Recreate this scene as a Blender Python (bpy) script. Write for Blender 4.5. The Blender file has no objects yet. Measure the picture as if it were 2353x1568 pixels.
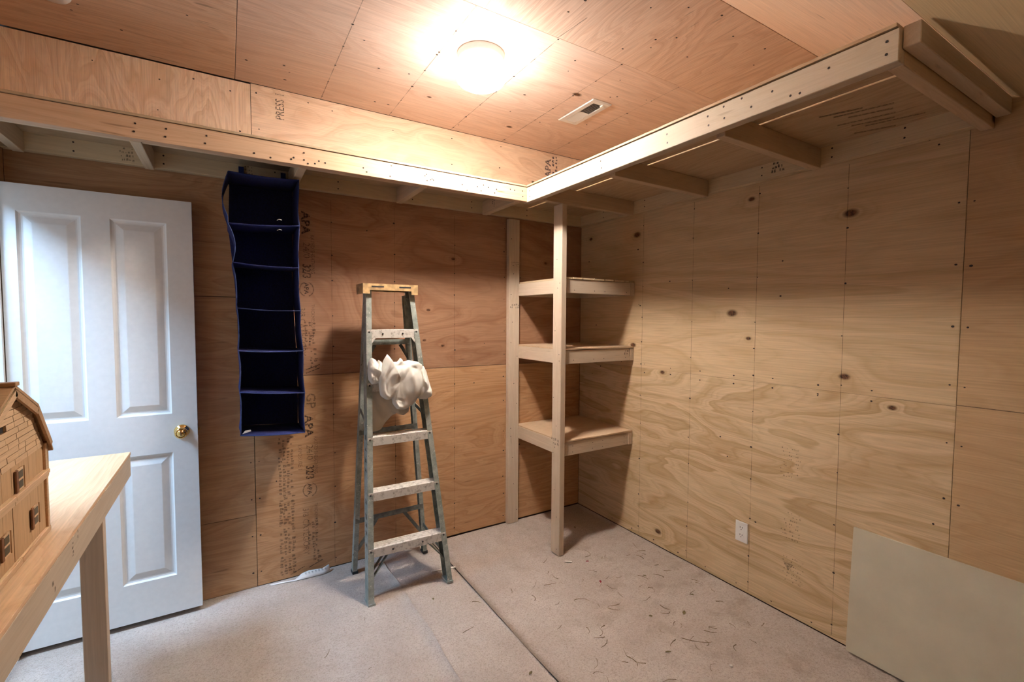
import bpy, bmesh, math, random
from mathutils import Vector, Matrix, noise

random.seed(7)
sc = bpy.context.scene
C = sc.collection

# ---------------------------------------------------------------- camera
CAM = dict(loc=(-2.43697, -2.92233, 1.52870), yaw=0.549344, pitch=-0.0491296, roll=0.00492772, f=1066.091)
cam_d = bpy.data.cameras.new('camera')
cam = bpy.data.objects.new('camera', cam_d)
C.objects.link(cam)
cam_d.sensor_fit = 'HORIZONTAL'
cam_d.sensor_width = 36.0
cam_d.lens = CAM['f'] / 2353.0 * 36.0
cam_d.clip_start = 0.02
_cy, _sy = math.cos(CAM['yaw']), math.sin(CAM['yaw'])
_fw = Vector((_sy * math.cos(CAM['pitch']), _cy * math.cos(CAM['pitch']), math.sin(CAM['pitch'])))
_rt = Vector((_cy, -_sy, 0))
_up = _rt.cross(_fw)
_r2 = _rt * math.cos(CAM['roll']) + _up * math.sin(CAM['roll'])
_u2 = -_rt * math.sin(CAM['roll']) + _up * math.cos(CAM['roll'])
_m = Matrix((_r2, _u2, -_fw)).transposed().to_4x4()
_m.translation = Vector(CAM['loc'])
cam.matrix_world = _m
sc.camera = cam

# ---------------------------------------------------------------- world and daylight
w = bpy.data.worlds.new('world')
sc.world = w
w.use_nodes = True
w.node_tree.nodes['Background'].inputs[0].default_value = (0.72, 0.86, 1.0, 1)
w.node_tree.nodes['Background'].inputs[1].default_value = 0.7

def area(name, loc, target, sx, sy, power, col):
    d = bpy.data.lights.new(name, 'AREA')
    d.shape = 'RECTANGLE'; d.size = sx; d.size_y = sy; d.energy = power; d.color = col
    o = bpy.data.objects.new(name, d); C.objects.link(o)
    o.location = loc
    o.rotation_euler = (Vector(target) - Vector(loc)).to_track_quat('-Z', 'Y').to_euler()
    return o
# daylight of the window in the next room, shining through the doorway
area('window_daylight', (-4.0, -0.66, 2.85), (-2.98, -0.55, 0.95), 0.6, 0.6, 100, (0.44, 0.69, 1.0))

LAMP_STRENGTH = 620.0
LAMP_COL = (1.0, 0.905, 0.81, 1)

vs = sc.view_settings
vs.view_transform = 'Standard'
vs.look = 'None'
vs.exposure = 0.36
vs.gamma = 1.0
vs.use_curve_mapping = False

# ---------------------------------------------------------------- node helpers
def newmat(name):
    m = bpy.data.materials.new(name); m.use_nodes = True
    nt = m.node_tree
    b = nt.nodes['Principled BSDF']
    return m, nt, b

def nd(nt, typ, ins=None, **props):
    n = nt.nodes.new(typ)
    for k, v in props.items(): setattr(n, k, v)
    for k, v in (ins or {}).items():
        s = n.inputs[k]
        if hasattr(v, 'is_output'): nt.links.new(v, s)
        else: s.default_value = v
    return n

def mth(nt, op, a, b=None, c=None, clamp=False):
    n = nt.nodes.new('ShaderNodeMath'); n.operation = op; n.use_clamp = clamp
    for i, v in enumerate((a, b, c)):
        if v is None: continue
        if hasattr(v, 'is_output'): nt.links.new(v, n.inputs[i])
        else: n.inputs[i].default_value = v
    return n.outputs[0]

def ramp(nt, fac, stops):
    n = nt.nodes.new('ShaderNodeValToRGB')
    e = n.color_ramp.elements
    while len(e) < len(stops): e.new(0.5)
    for i, (p, c) in enumerate(stops):
        e[i].position = p
        e[i].color = (c, c, c, 1) if isinstance(c, (int, float)) else (*c, 1)
    nt.links.new(fac, n.inputs[0])
    return n.outputs[0]

def mix(nt, fac, a, b, typ='MIX'):
    n = nt.nodes.new('ShaderNodeMix'); n.data_type = 'RGBA'; n.blend_type = typ
    for i, v in ((0, fac), (6, a), (7, b)):
        if hasattr(v, 'is_output'): nt.links.new(v, n.inputs[i])
        elif i == 0: n.inputs[0].default_value = v
        else: n.inputs[i].default_value = (*v, 1)
    return n.outputs[2]

def plain(name, col, rough=0.6, metal=0.0, var=0.0, scale=30, bump=0.0):
    m, nt, b = newmat(name)
    b.inputs['Roughness'].default_value = rough
    b.inputs['Metallic'].default_value = metal
    tc = nd(nt, 'ShaderNodeTexCoord')
    nz = nd(nt, 'ShaderNodeTexNoise', {'Vector': tc.outputs['Object'], 'Scale': scale, 'Detail': 4.0})
    lo = tuple(max(0, c * (1 - var)) for c in col); hi = tuple(min(1, c * (1 + var)) for c in col)
    nt.links.new(mix(nt, ramp(nt, nz.outputs[0], [(0.35, 0), (0.65, 1)]), lo, hi), b.inputs['Base Color'])
    if bump:
        bp = nd(nt, 'ShaderNodeBump', {'Strength': bump, 'Distance': 0.002, 'Height': nz.outputs[0]})
        nt.links.new(bp.outputs[0], b.inputs['Normal'])
    return m

def ply(name, u, v, light, dark, K=9.0, su=0.9, sv=3.0, dist=0.5, amt=0.8, fiber=0.22, blotch=None, knots=(), seed=0.0, rough=0.55, streak=0.0, tint=None):
    """Plywood / lumber face: growth-ring contours of a stretched noise field along axis u, fine fibres, knots (object space)."""
    m, nt, b = newmat(name)
    b.inputs['Roughness'].default_value = rough
    b.inputs['Specular IOR Level'].default_value = 0.25
    tc = nd(nt, 'ShaderNodeTexCoord')
    sx = nd(nt, 'ShaderNodeSeparateXYZ', {0: tc.outputs['Object']})
    ax = {'x': 0, 'y': 1, 'z': 2}
    U, V = sx.outputs[ax[u]], sx.outputs[ax[v]]
    w3 = [a for a in 'xyz' if a not in (u, v)][0]
    Wc = sx.outputs[ax[w3]]
    oi = nd(nt, 'ShaderNodeObjectInfo')
    sd = mth(nt, 'MULTIPLY_ADD', oi.outputs['Random'], 40.0, seed)
    P = nd(nt, 'ShaderNodeCombineXYZ', {0: mth(nt, 'MULTIPLY', U, su), 1: mth(nt, 'MULTIPLY', V, sv), 2: mth(nt, 'MULTIPLY', Wc, sv)}).outputs[0]
    n1 = nd(nt, 'ShaderNodeTexNoise', {'Vector': P, 'W': sd, 'Scale': 1.0, 'Detail': 3.2, 'Roughness': 0.42, 'Distortion': dist}, noise_dimensions='4D').outputs[0]
    core = None; halo = None
    for (ku, kv, kr) in knots:
        du = mth(nt, 'MULTIPLY', mth(nt, 'SUBTRACT', U, ku), 0.62)
        dv = mth(nt, 'SUBTRACT', V, kv)
        d = mth(nt, 'SQRT', mth(nt, 'ADD', mth(nt, 'MULTIPLY', du, du), mth(nt, 'MULTIPLY', dv, dv)))
        g = mth(nt, 'EXPONENT', mth(nt, 'MULTIPLY', d, -0.55 / kr))
        n1 = mth(nt, 'MULTIPLY_ADD', g, 0.13, n1)
        c = mth(nt, 'MULTIPLY_ADD', d, -2.2 / kr, 2.0, clamp=True)
        h = mth(nt, 'MULTIPLY_ADD', d, -0.6 / kr, 1.0, clamp=True)
        core = c if core is None else mth(nt, 'MAXIMUM', core, c)
        halo = h if halo is None else mth(nt, 'MAXIMUM', halo, h)
    ring = mth(nt, 'FRACT', mth(nt, 'MULTIPLY', n1, K))
    band = ramp(nt, ring, [(0.0, 0.0), (0.30, 0.06), (0.66, 0.8), (0.86, 1.0), (0.97, 0.0)])
    ring2 = mth(nt, 'FRACT', mth(nt, 'MULTIPLY', n1, K * 3.7))
    band2 = ramp(nt, ring2, [(0.0, 0.0), (0.45, 0.1), (0.85, 1.0), (1.0, 0.0)])
    band = mth(nt, 'ADD', mth(nt, 'MULTIPLY', band, 0.74), mth(nt, 'MULTIPLY', band2, 0.36), clamp=True)
    P2 = nd(nt, 'ShaderNodeCombineXYZ', {0: mth(nt, 'MULTIPLY', U, 5.0), 1: mth(nt, 'MULTIPLY', V, 210.0), 2: mth(nt, 'MULTIPLY', Wc, 210.0)}).outputs[0]
    fb = nd(nt, 'ShaderNodeTexNoise', {'Vector': P2, 'W': sd, 'Scale': 1.0, 'Detail': 3.0}, noise_dimensions='4D').outputs[0]
    P3 = nd(nt, 'ShaderNodeCombineXYZ', {0: mth(nt, 'MULTIPLY', U, 1.6), 1: mth(nt, 'MULTIPLY', V, 4.5), 2: mth(nt, 'MULTIPLY', Wc, 4.5)}).outputs[0]
    bl = nd(nt, 'ShaderNodeTexNoise', {'Vector': P3, 'W': sd, 'Scale': 1.0, 'Detail': 3.0, 'Roughness': 0.6}, noise_dimensions='4D').outputs[0]
    blr = ramp(nt, bl, [(0.3, 0.0), (0.7, 1.0)])
    fac = mth(nt, 'MULTIPLY', band, mth(nt, 'MULTIPLY_ADD', blr, amt * 0.7, amt * 0.45), clamp=True)
    col = mix(nt, fac, light, dark)
    bt = blotch or tuple(0.5 * (a + d) for a, d in zip(light, dark))
    col = mix(nt, mth(nt, 'MULTIPLY', blr, 0.42), col, bt)
    if streak:
        P4 = nd(nt, 'ShaderNodeCombineXYZ', {0: mth(nt, 'MULTIPLY', U, 7.0), 1: mth(nt, 'MULTIPLY', V, 60.0), 2: mth(nt, 'MULTIPLY', Wc, 60.0)}).outputs[0]
        st = nd(nt, 'ShaderNodeTexNoise', {'Vector': P4, 'W': sd, 'Scale': 1.0, 'Detail': 1.0}, noise_dimensions='4D').outputs[0]
        col = mix(nt, mth(nt, 'MULTIPLY', ramp(nt, st, [(0.69, 0.0), (0.78, 1.0)]), streak), col, tuple(c * 0.5 for c in dark))
    fbf = mth(nt, 'MULTIPLY_ADD', mth(nt, 'SUBTRACT', fb, 0.5), fiber * 2.6, 1.0)
    fc = nd(nt, 'ShaderNodeCombineColor', {0: fbf, 1: fbf, 2: fbf}).outputs[0]
    col = mix(nt, 1.0, col, fc, 'MULTIPLY')
    if core is not None:
        col = mix(nt, mth(nt, 'MULTIPLY', halo, 0.45), col, dark)
        kn = nd(nt, 'ShaderNodeTexNoise', {'Vector': tc.outputs['Object'], 'Scale': 90.0}).outputs[0]
        kc = mix(nt, ramp(nt, kn, [(0.4, 0), (0.6, 1)]), (0.05, 0.022, 0.012), (0.16, 0.07, 0.03))
        col = mix(nt, core, col, kc)
    nt.links.new(col, b.inputs['Base Color'])
    bp = nd(nt, 'ShaderNodeBump', {'Strength': 0.12, 'Distance': 0.001, 'Height': fb})
    nt.links.new(bp.outputs[0], b.inputs['Normal'])
    return m

def ink(name, col, alpha=0.8, scale=120.0):
    m, nt, b = newmat(name)
    b.inputs['Base Color'].default_value = (*col, 1)
    b.inputs['Roughness'].default_value = 0.8
    tc = nd(nt, 'ShaderNodeTexCoord')
    nz = nd(nt, 'ShaderNodeTexNoise', {'Vector': tc.outputs['Object'], 'Scale': scale, 'Detail': 3.0}).outputs[0]
    nt.links.new(mth(nt, 'MULTIPLY', ramp(nt, nz, [(0.36, 0.25), (0.55, 1.0)]), alpha), b.inputs['Alpha'])
    return m

# ---------------------------------------------------------------- geometry helpers
WL = {}
def link(o, parent=None, wl=(0, 0, 0)):
    C.objects.link(o)
    wl = Vector(wl); WL[o.name] = wl
    if parent is not None:
        o.parent = parent; o.location = wl - WL[parent.name]
    else:
        o.location = wl
    return o

def empty(name, loc, label=None, cat=None, kind=None, group=None):
    o = bpy.data.objects.new(name, None); o.empty_display_size = 0.05
    link(o, None, loc); tag(o, label, cat, kind, group)
    return o

def tag(o, label=None, cat=None, kind=None, group=None):
    if label: o['label'] = label
    if cat: o['category'] = cat
    if kind: o['kind'] = kind
    if group: o['group'] = group
    return o

def mobj(name, verts, faces, mat, parent=None, origin=(0, 0, 0), smooth=False):
    me = bpy.data.meshes.new(name)
    og = Vector(origin)
    me.from_pydata([tuple(Vector(v) - og) for v in verts], [], faces)
    me.materials.append(mat)
    if smooth:
        me.shade_smooth()
    o = bpy.data.objects.new(name, me)
    return link(o, parent, og)

def bmobj(name, bm, mat, parent=None, origin=(0, 0, 0), smooth=False, recalc=True):
    if recalc: bmesh.ops.recalc_face_normals(bm, faces=bm.faces)
    og = Vector(origin)
    if og.length: bmesh.ops.translate(bm, verts=bm.verts, vec=-og)
    me = bpy.data.meshes.new(name); bm.to_mesh(me); bm.free()
    me.materials.append(mat)
    if smooth: me.shade_smooth()
    o = bpy.data.objects.new(name, me)
    return link(o, parent, og)

BOXF = [(0, 3, 2, 1), (4, 5, 6, 7), (0, 1, 5, 4), (1, 2, 6, 5), (2, 3, 7, 6), (3, 0, 4, 7)]
def boxv(lo, hi):
    (a, b, c), (d, e, f) = lo, hi
    return [(a, b, c), (d, b, c), (d, e, c), (a, e, c), (a, b, f), (d, b, f), (d, e, f), (a, e, f)]

def bm_box(bm, lo, hi):
    vs_ = [bm.verts.new(v) for v in boxv(lo, hi)]
    for f in BOXF: bm.faces.new([vs_[i] for i in f])
    return vs_

def box(name, lo, hi, mat, parent=None, bevel=0.0, world_origin=False, jit=0.0):
    lo = tuple(min(a, b) for a, b in zip(lo, hi)) if not all(a <= b for a, b in zip(lo, hi)) else lo
    bm = bmesh.new(); bm_box(bm, lo, hi)
    if jit:
        for v in bm.verts: v.co += Vector((random.uniform(-jit, jit) for _ in range(3)))
    if bevel:
        bmesh.ops.bevel(bm, geom=list(bm.edges), offset=bevel, segments=1, affect='EDGES')
    return bmobj(name, bm, mat, parent, (0, 0, 0) if world_origin else lo)

def prism(name, poly, axis, a, b, mat, parent=None, bevel=0.0, origin=(0, 0, 0)):
    """poly: 2-D points in the other two axes (cyclic order), extruded along axis from a to b."""
    def P(p, t):
        if axis == 'x': return (t, p[0], p[1])
        if axis == 'y': return (p[0], t, p[1])
        return (p[0], p[1], t)
    n = len(poly)
    bm = bmesh.new()
    A = [bm.verts.new(P(p, a)) for p in poly]; B = [bm.verts.new(P(p, b)) for p in poly]
    bm.faces.new(A); bm.faces.new(B[::-1])
    for i in range(n): bm.faces.new([A[i], B[i], B[(i + 1) % n], A[(i + 1) % n]])
    if bevel: 
        bmesh.ops.recalc_face_normals(bm, faces=bm.faces)
        bmesh.ops.bevel(bm, geom=list(bm.edges), offset=bevel, segments=1, affect='EDGES')
    return bmobj(name, bm, mat, parent, origin)

def frame_of(p0, p1, side):
    d = (Vector(p1) - Vector(p0)); L = d.length; d.normalize()
    s = Vector(side); s = (s - d * s.dot(d)).normalized()
    return d, s, d.cross(s), L

def sweep(bm, p0, p1, side, profile, close=True):
    """profile: list of (a,b): a along `side`, b along cross(dir, side)."""
    d, s, t, L = frame_of(p0, p1, side)
    A = [bm.verts.new(Vector(p0) + s * a + t * b) for a, b in profile]
    B = [bm.verts.new(Vector(p1) + s * a + t * b) for a, b in profile]
    n = len(profile)
    for i in range(n):
        bm.faces.new([A[i], A[(i + 1) % n], B[(i + 1) % n], B[i]])
    bm.faces.new(A[::-1]); bm.faces.new(B)

def bar(bm, p0, p1, w, h, side=(1, 0, 0)):
    sweep(bm, p0, p1, side, [(-w / 2, -h / 2), (w / 2, -h / 2), (w / 2, h / 2), (-w / 2, h / 2)])

def lathe(bm, prof, center, axis='z', seg=32, close_start=True, close_end=True):
    rings = []
    for r, h in prof:
        ring = []
        for k in range(seg):
            a = 2 * math.pi * k / seg
            c, s = r * math.cos(a), r * math.sin(a)
            if axis == 'z': v = (c, s, h)
            elif axis == 'y': v = (c, h, s)
            else: v = (h, c, s)
            ring.append(bm.verts.new(Vector(center) + Vector(v)))
        rings.append(ring)
    for i in range(len(rings) - 1):
        for k in range(seg):
            bm.faces.new([rings[i][k], rings[i][(k + 1) % seg], rings[i + 1][(k + 1) % seg], rings[i + 1][k]])
    if close_start: bm.faces.new(rings[0][::-1])
    if close_end: bm.faces.new(rings[-1])

def tube(bm, pts, r, seg=6):
    rings = []
    n = len(pts)
    for i, p in enumerate(pts):
        d = (Vector(pts[min(i + 1, n - 1)]) - Vector(pts[max(i - 1, 0)])).normalized()
        s = d.cross(Vector((0, 0, 1)))
        if s.length < 1e-3: s = d.cross(Vector((1, 0, 0)))
        s.normalize(); t = d.cross(s)
        rr = r if not isinstance(r, (list, tuple)) else r[i]
        rings.append([bm.verts.new(Vector(p) + s * rr * math.cos(2 * math.pi * k / seg) + t * rr * math.sin(2 * math.pi * k / seg)) for k in range(seg)])
    for i in range(n - 1):
        for k in range(seg):
            bm.faces.new([rings[i][k], rings[i][(k + 1) % seg], rings[i + 1][(k + 1) % seg], rings[i + 1][k]])
    bm.faces.new(rings[0][::-1]); bm.faces.new(rings[-1])

def text_mesh(body, size, bold=0.0):
    cu = bpy.data.curves.new('t', 'FONT'); cu.body = body; cu.size = size
    cu.resolution_u = 2; cu.offset = bold
    o = bpy.data.objects.new('t', cu); C.objects.link(o)
    dg = bpy.context.evaluated_depsgraph_get()
    me = bpy.data.meshes.new_from_object(o.evaluated_get(dg))
    bpy.data.objects.remove(o); bpy.data.curves.remove(cu)
    return me

def stamp(body, size, org, right, up, mat, parent, name='ink_stamp', sx=1.0, bold=0.0):
    """text laid on a surface: org = world start of baseline, right/up = world unit vectors."""
    me = text_mesh(body, size, bold)
    R, U = Vector(right), Vector(up)
    for v in me.vertices:
        v.co = R * v.co.x * sx + U * v.co.y
    me.materials.clear(); me.materials.append(mat); me.name = name
    o = bpy.data.objects.new(name, me)
    return link(o, parent, org)

def scribble(rows, org, right, up, length, pitch, h, mat, parent, dens=0.7, rnd=None, name='ink_stamp'):
    """rows of tiny illegible print: many short ink dabs in one mark."""
    rnd = rnd or random
    R, U = Vector(right), Vector(up)
    vv, ff = [], []
    for r in range(rows):
        x = rnd.uniform(0, pitch)
        while x < length:
            wd = rnd.uniform(0.35, 0.9) * h
            if rnd.random() < dens:
                hh = h * rnd.uniform(0.45, 1.0); y0 = r * pitch + rnd.uniform(0, h * 0.3)
                k = len(vv)
                for a, b in ((x, y0), (x + wd, y0), (x + wd * 0.9, y0 + hh), (x + wd * 0.15, y0 + hh)):
                    vv.append(R * a + U * b)
                ff.append((k, k + 1, k + 2, k + 3))
            x += wd + h * rnd.uniform(0.12, 0.5)
    o = mobj(name, [Vector(org) + v for v in vv], ff, mat, parent, org)
    return o

# ---------------------------------------------------------------- materials
KN_R = [(-1.899, 2.016, .026), (-1.327, 1.563, .026), (-1.90, 1.265, .02), (-1.429, 1.424, .013), (-1.423, 2.18, .016), (-.843, 1.177, .016), (-.834, .10, .022), (-.58, 1.344, .022), (-.118, 2.149, .016), (-.599, 2.111, .026), (-2.086, 1.15, .014)]
RW_L, RW_D = (0.68, 0.505, 0.315), (0.45, 0.30, 0.145)
M_right_up = ply('plywood_right_upper', 'y', 'z', RW_L, RW_D, K=9.0, su=0.45, sv=3.0, amt=0.7, knots=[k for k in KN_R if k[1] > 1.19], seed=3.0)
M_right_lo = ply('plywood_right_lower', 'y', 'z', (0.70, 0.525, 0.335), RW_D, K=11.0, su=0.7, sv=3.8, amt=1.15, knots=[k for k in KN_R if k[1] <= 1.19], seed=11.0)
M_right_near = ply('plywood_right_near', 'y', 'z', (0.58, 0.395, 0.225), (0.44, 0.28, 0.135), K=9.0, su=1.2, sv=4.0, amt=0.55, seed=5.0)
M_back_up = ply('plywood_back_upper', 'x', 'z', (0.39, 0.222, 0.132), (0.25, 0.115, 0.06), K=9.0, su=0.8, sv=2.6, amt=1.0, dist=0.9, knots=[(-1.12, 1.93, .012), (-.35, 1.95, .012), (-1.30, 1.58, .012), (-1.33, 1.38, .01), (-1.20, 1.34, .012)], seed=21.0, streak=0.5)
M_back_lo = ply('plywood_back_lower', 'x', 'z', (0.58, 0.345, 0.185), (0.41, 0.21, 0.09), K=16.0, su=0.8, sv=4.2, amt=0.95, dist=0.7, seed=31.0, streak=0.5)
M_back_left = ply('plywood_back_left', 'x', 'z', (0.54, 0.34, 0.19), (0.38, 0.21, 0.10), K=14.0, su=0.7, sv=4.0, amt=0.85, seed=41.0, streak=0.5)
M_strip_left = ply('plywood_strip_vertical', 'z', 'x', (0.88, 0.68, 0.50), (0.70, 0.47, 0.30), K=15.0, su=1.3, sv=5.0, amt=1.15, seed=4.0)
M_strip = ply('plywood_strip', 'x', 'z', (0.82, 0.62, 0.45), (0.66, 0.44, 0.29), K=14.0, su=0.9, sv=3.2, amt=1.0, dist=0.8, knots=[(-.47, 2.545, .012)], seed=8.0)
M_ceil = ply('plywood_ceiling', 'x', 'y', (0.84, 0.66, 0.57), (0.68, 0.48, 0.39), K=15.0, su=0.7, sv=3.6, amt=0.75, knots=[(-.83, -.25, .018), (-.735, -.83, .024), (-1.43, -.36, .012)], seed=2.0)
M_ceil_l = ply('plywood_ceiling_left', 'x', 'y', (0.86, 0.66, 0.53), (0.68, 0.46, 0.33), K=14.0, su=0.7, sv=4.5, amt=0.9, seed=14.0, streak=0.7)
M_ceil_n = ply('plywood_ceiling_near', 'y', 'x', (0.84, 0.65, 0.54), (0.66, 0.45, 0.345), K=20.0, su=0.9, sv=5.0, amt=1.05, seed=6.0, streak=0.6)
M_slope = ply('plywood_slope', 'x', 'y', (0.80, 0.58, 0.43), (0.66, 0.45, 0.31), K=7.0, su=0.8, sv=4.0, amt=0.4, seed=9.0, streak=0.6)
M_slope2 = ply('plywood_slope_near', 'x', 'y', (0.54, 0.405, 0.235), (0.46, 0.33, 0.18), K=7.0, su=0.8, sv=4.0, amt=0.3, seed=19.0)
M_dark = plain('gap_dark', (0.05, 0.03, 0.02), 0.9)
M_framing = plain('stud_framing', (0.35, 0.25, 0.15), 0.8, var=0.15)
PL, PD = (0.70, 0.575, 0.445), (0.56, 0.42, 0.285)
def pine(tagname, axis, L=PL, D=PD, **k):
    v = {'x': 'y', 'y': 'x', 'z': 'x'}[axis]
    a = dict(K=13.0, su=0.7, sv=9.0, amt=0.45, fiber=0.10, streak=0.35); a.update(k)
    return ply('pine_' + tagname, axis, v, L, D, **a)
M_px, M_py, M_pz = pine('along_x', 'x'), pine('along_y', 'y'), pine('along_z', 'z')
M_beam = pine('beam_along_y', 'y', (0.57, 0.475, 0.36), (0.45, 0.335, 0.215))
M_fascia = pine('worn_along_x', 'x', (0.66, 0.46, 0.31), (0.45, 0.26, 0.14), streak=0.8, sv=12.0)
M_joist = {'x': pine('joist_x', 'x', (0.66, 0.50, 0.34), (0.5, 0.34, 0.2)), 'y': pine('joist_y', 'y', (0.70, 0.56, 0.40), (0.5, 0.36, 0.22))}
M_ledge = {'x': pine('ledger_x', 'x', (0.74, 0.60, 0.40), (0.58, 0.43, 0.25)), 'y': pine('ledger_y', 'y', (0.70, 0.55, 0.35), (0.5, 0.36, 0.2))}
M_shelfply = ply('shelf_plywood', 'x', 'y', (0.68, 0.50, 0.33), (0.52, 0.34, 0.20), K=12.0, su=0.8, sv=3.5, amt=0.5, seed=12.0)
M_loftply = ply('loft_plywood', 'y', 'x', (0.55, 0.40, 0.25), (0.40, 0.26, 0.14), K=16.0, su=0.8, sv=4.0, amt=0.7, seed=17.0, streak=0.6)
M_loftply_x = ply('loft_plywood_back', 'x', 'y', (0.50, 0.38, 0.25), (0.36, 0.25, 0.14), K=14.0, su=0.8, sv=4.0, amt=0.6, seed=27.0, streak=0.5)
M_ink = ink('stamp_ink', (0.045, 0.025, 0.02), 0.88)
M_ink_soft = ink('stamp_ink_faded', (0.10, 0.055, 0.035), 0.55)
M_ink_violet = ink('stamp_ink_violet', (0.05, 0.03, 0.07), 0.85)
M_pencil = ink('pencil_line', (0.10, 0.06, 0.035), 0.62, 14.0)
M_nail = plain('nail_steel', (0.035, 0.025, 0.022), 0.5, 0.4)
M_white = plain('white_paint', (0.80, 0.80, 0.79), 0.42, var=0.015, scale=60)
M_doorwhite = plain('door_paint', (0.78, 0.775, 0.765), 0.40, var=0.02, scale=40, bump=0.05)
M_plastic = plain('white_plastic', (0.82, 0.80, 0.78), 0.35)
M_slot = plain('slot_dark', (0.03, 0.025, 0.025), 0.6)

# brass
M_brass, nt, b = newmat('brass')
b.inputs['Base Color'].default_value = (0.83, 0.58, 0.22, 1); b.inputs['Metallic'].default_value = 1.0; b.inputs['Roughness'].default_value = 0.13

# carpet
M_carpet, nt, b = newmat('carpet')
tc = nd(nt, 'ShaderNodeTexCoord'); P = tc.outputs['Object']
big = nd(nt, 'ShaderNodeTexNoise', {'Vector': P, 'Scale': 2.6, 'Detail': 5.0, 'Roughness': 0.62}).outputs[0]
fine = nd(nt, 'ShaderNodeTexNoise', {'Vector': P, 'Scale': 125.0, 'Detail': 5.0, 'Roughness': 0.72, 'Distortion': 1.0}).outputs[0]
mid = nd(nt, 'ShaderNodeTexNoise', {'Vector': P, 'Scale': 34.0, 'Detail': 4.0}).outputs[0]
c = mix(nt, ramp(nt, big, [(0.3, 0), (0.7, 1)]), (0.49, 0.415, 0.36), (0.64, 0.56, 0.50))
c = mix(nt, mth(nt, 'MULTIPLY', ramp(nt, mid, [(0.52, 0), (0.72, 1)]), 0.3), c, (0.45, 0.36, 0.29))
c = mix(nt, mth(nt, 'MULTIPLY', ramp(nt, fine, [(0.36, 1), (0.54, 0)]), 0.72), c, (0.33, 0.26, 0.215))
# dirt that collects towards the far right part of the room
dn = nd(nt, 'ShaderNodeTexNoise', {'Vector': P, 'Scale': 5.5, 'Detail': 4.0, 'Roughness': 0.65}).outputs[0]
sxx = nd(nt, 'ShaderNodeSeparateXYZ', {0: P})
msk = ramp(nt, mth(nt, 'MULTIPLY_ADD', sxx.outputs[0], 0.55, 1.0), [(0.2, 0.15), (0.75, 1.0)])
c = mix(nt, mth(nt, 'MULTIPLY', mth(nt, 'MULTIPLY', ramp(nt, dn, [(0.5, 0), (0.68, 1)]), msk), 0.4), c, (0.27, 0.20, 0.14))
nt.links.new(c, b.inputs['Base Color'])
b.inputs['Roughness'].default_value = 0.95; b.inputs['Specular IOR Level'].default_value = 0.05
bp = nd(nt, 'ShaderNodeBump', {'Strength': 0.75, 'Distance': 0.006, 'Height': fine})
nt.links.new(bp.outputs[0], b.inputs['Normal'])

ZC = 2.787
YS = -1.735          # where the flat ceiling ends and the slope begins
KS = 0.667           # slope of the sloped ceiling
XL = -3.26           # left wall
YN = -3.70           # near wall
def zslope(y): return ZC - KS * (YS - y)

# ---------------------------------------------------------------- structure: floor
floor = box('floor', (XL - 1.6, YN - 0.1, -0.12), (0.1, 1.6, -0.02), plain('subfloor', (0.3, 0.24, 0.17), 0.9), bevel=0)
tag(floor, 'beige carpeted floor of the plywood room', None, 'structure')
def carpet(name, x0, x1, z, wob, seed, nx=24, ny=60, edge=0.004):
    rnd = random.Random(seed)
    y0, y1 = YN, 0.0
    vv, ff = [], []
    for j in range(ny + 1):
        t = j / ny
        yy = y0 + (y1 - y0) * t
        for i in range(nx + 1):
            s = i / nx
            xa = x0 if x0 <= XL + .001 else x0 + wob * noise.noise((yy * 3, seed, 0))
            xb = x1 if x1 >= -0.001 else x1 + wob * noise.noise((yy * 3, seed + 9, 0))
            xx = xa + (xb - xa) * s
            zz = z + 0.0025 * noise.noise((xx * 4, yy * 4, seed))
            vv.append((xx, yy, zz))
    n0 = len(vv)
    for j in range(ny):
        for i in range(nx):
            a = j * (nx + 1) + i
            ff.append((a, a + 1, a + nx + 2, a + nx + 1))
    # skirts down to the subfloor on both long sides
    for side in (0, nx):
        base = len(vv)
        for j in range(ny + 1):
            p = vv[j * (nx + 1) + side]
            vv.append((p[0] + (0.002 if side else -0.002), p[1], -0.02))
        for j in range(ny):
            a = j * (nx + 1) + side
            q = (a, a + nx + 1, base + j + 1, base + j) if side else (a + nx + 1, a, base + j, base + j + 1)
            ff.append(q)
    return mobj(name, vv, ff, M_carpet, floor, (0, 0, 0), True)
carpet('carpet_strip', XL - 0.0, -1.63, 0.006, 0.016, 3)
carpet('carpet_strip', -1.64, -1.288, 0.0005, 0.006, 5)
carpet('carpet_strip', -1.282, 0.0, -0.001, 0.006, 8)
# floor of the next room beyond the doorway
mobj('next_room_floor', [(XL - 1.6, -1.6, 0), (XL, -1.6, 0), (XL, 1.6, 0), (XL - 1.6, 1.6, 0)], [(0, 1, 2, 3)], M_carpet, floor)

# ---------------------------------------------------------------- structure: walls of plywood sheets
GAP = 0.0014
def panel_x(name, parent, y0, y1, z0, z1, mat, proud=0.0, g=0.0006):   # sheet on the right wall, face at x=-proud
    return box('plywood_panel', (-proud, y0 + g, z0 + g), (0.012, y1 - g, z1 - g), mat, parent, bevel=0.0008, world_origin=True)
def panel_y(name, parent, x0, x1, z0, z1, mat, proud=0.0, g=GAP):   # sheet on the back wall, face at y=-proud
    return box('plywood_panel', (x0 + g, -proud, z0 + g), (x1 - g, 0.012, z1 - g), mat, parent, bevel=0.0008, world_origin=True)

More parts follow.
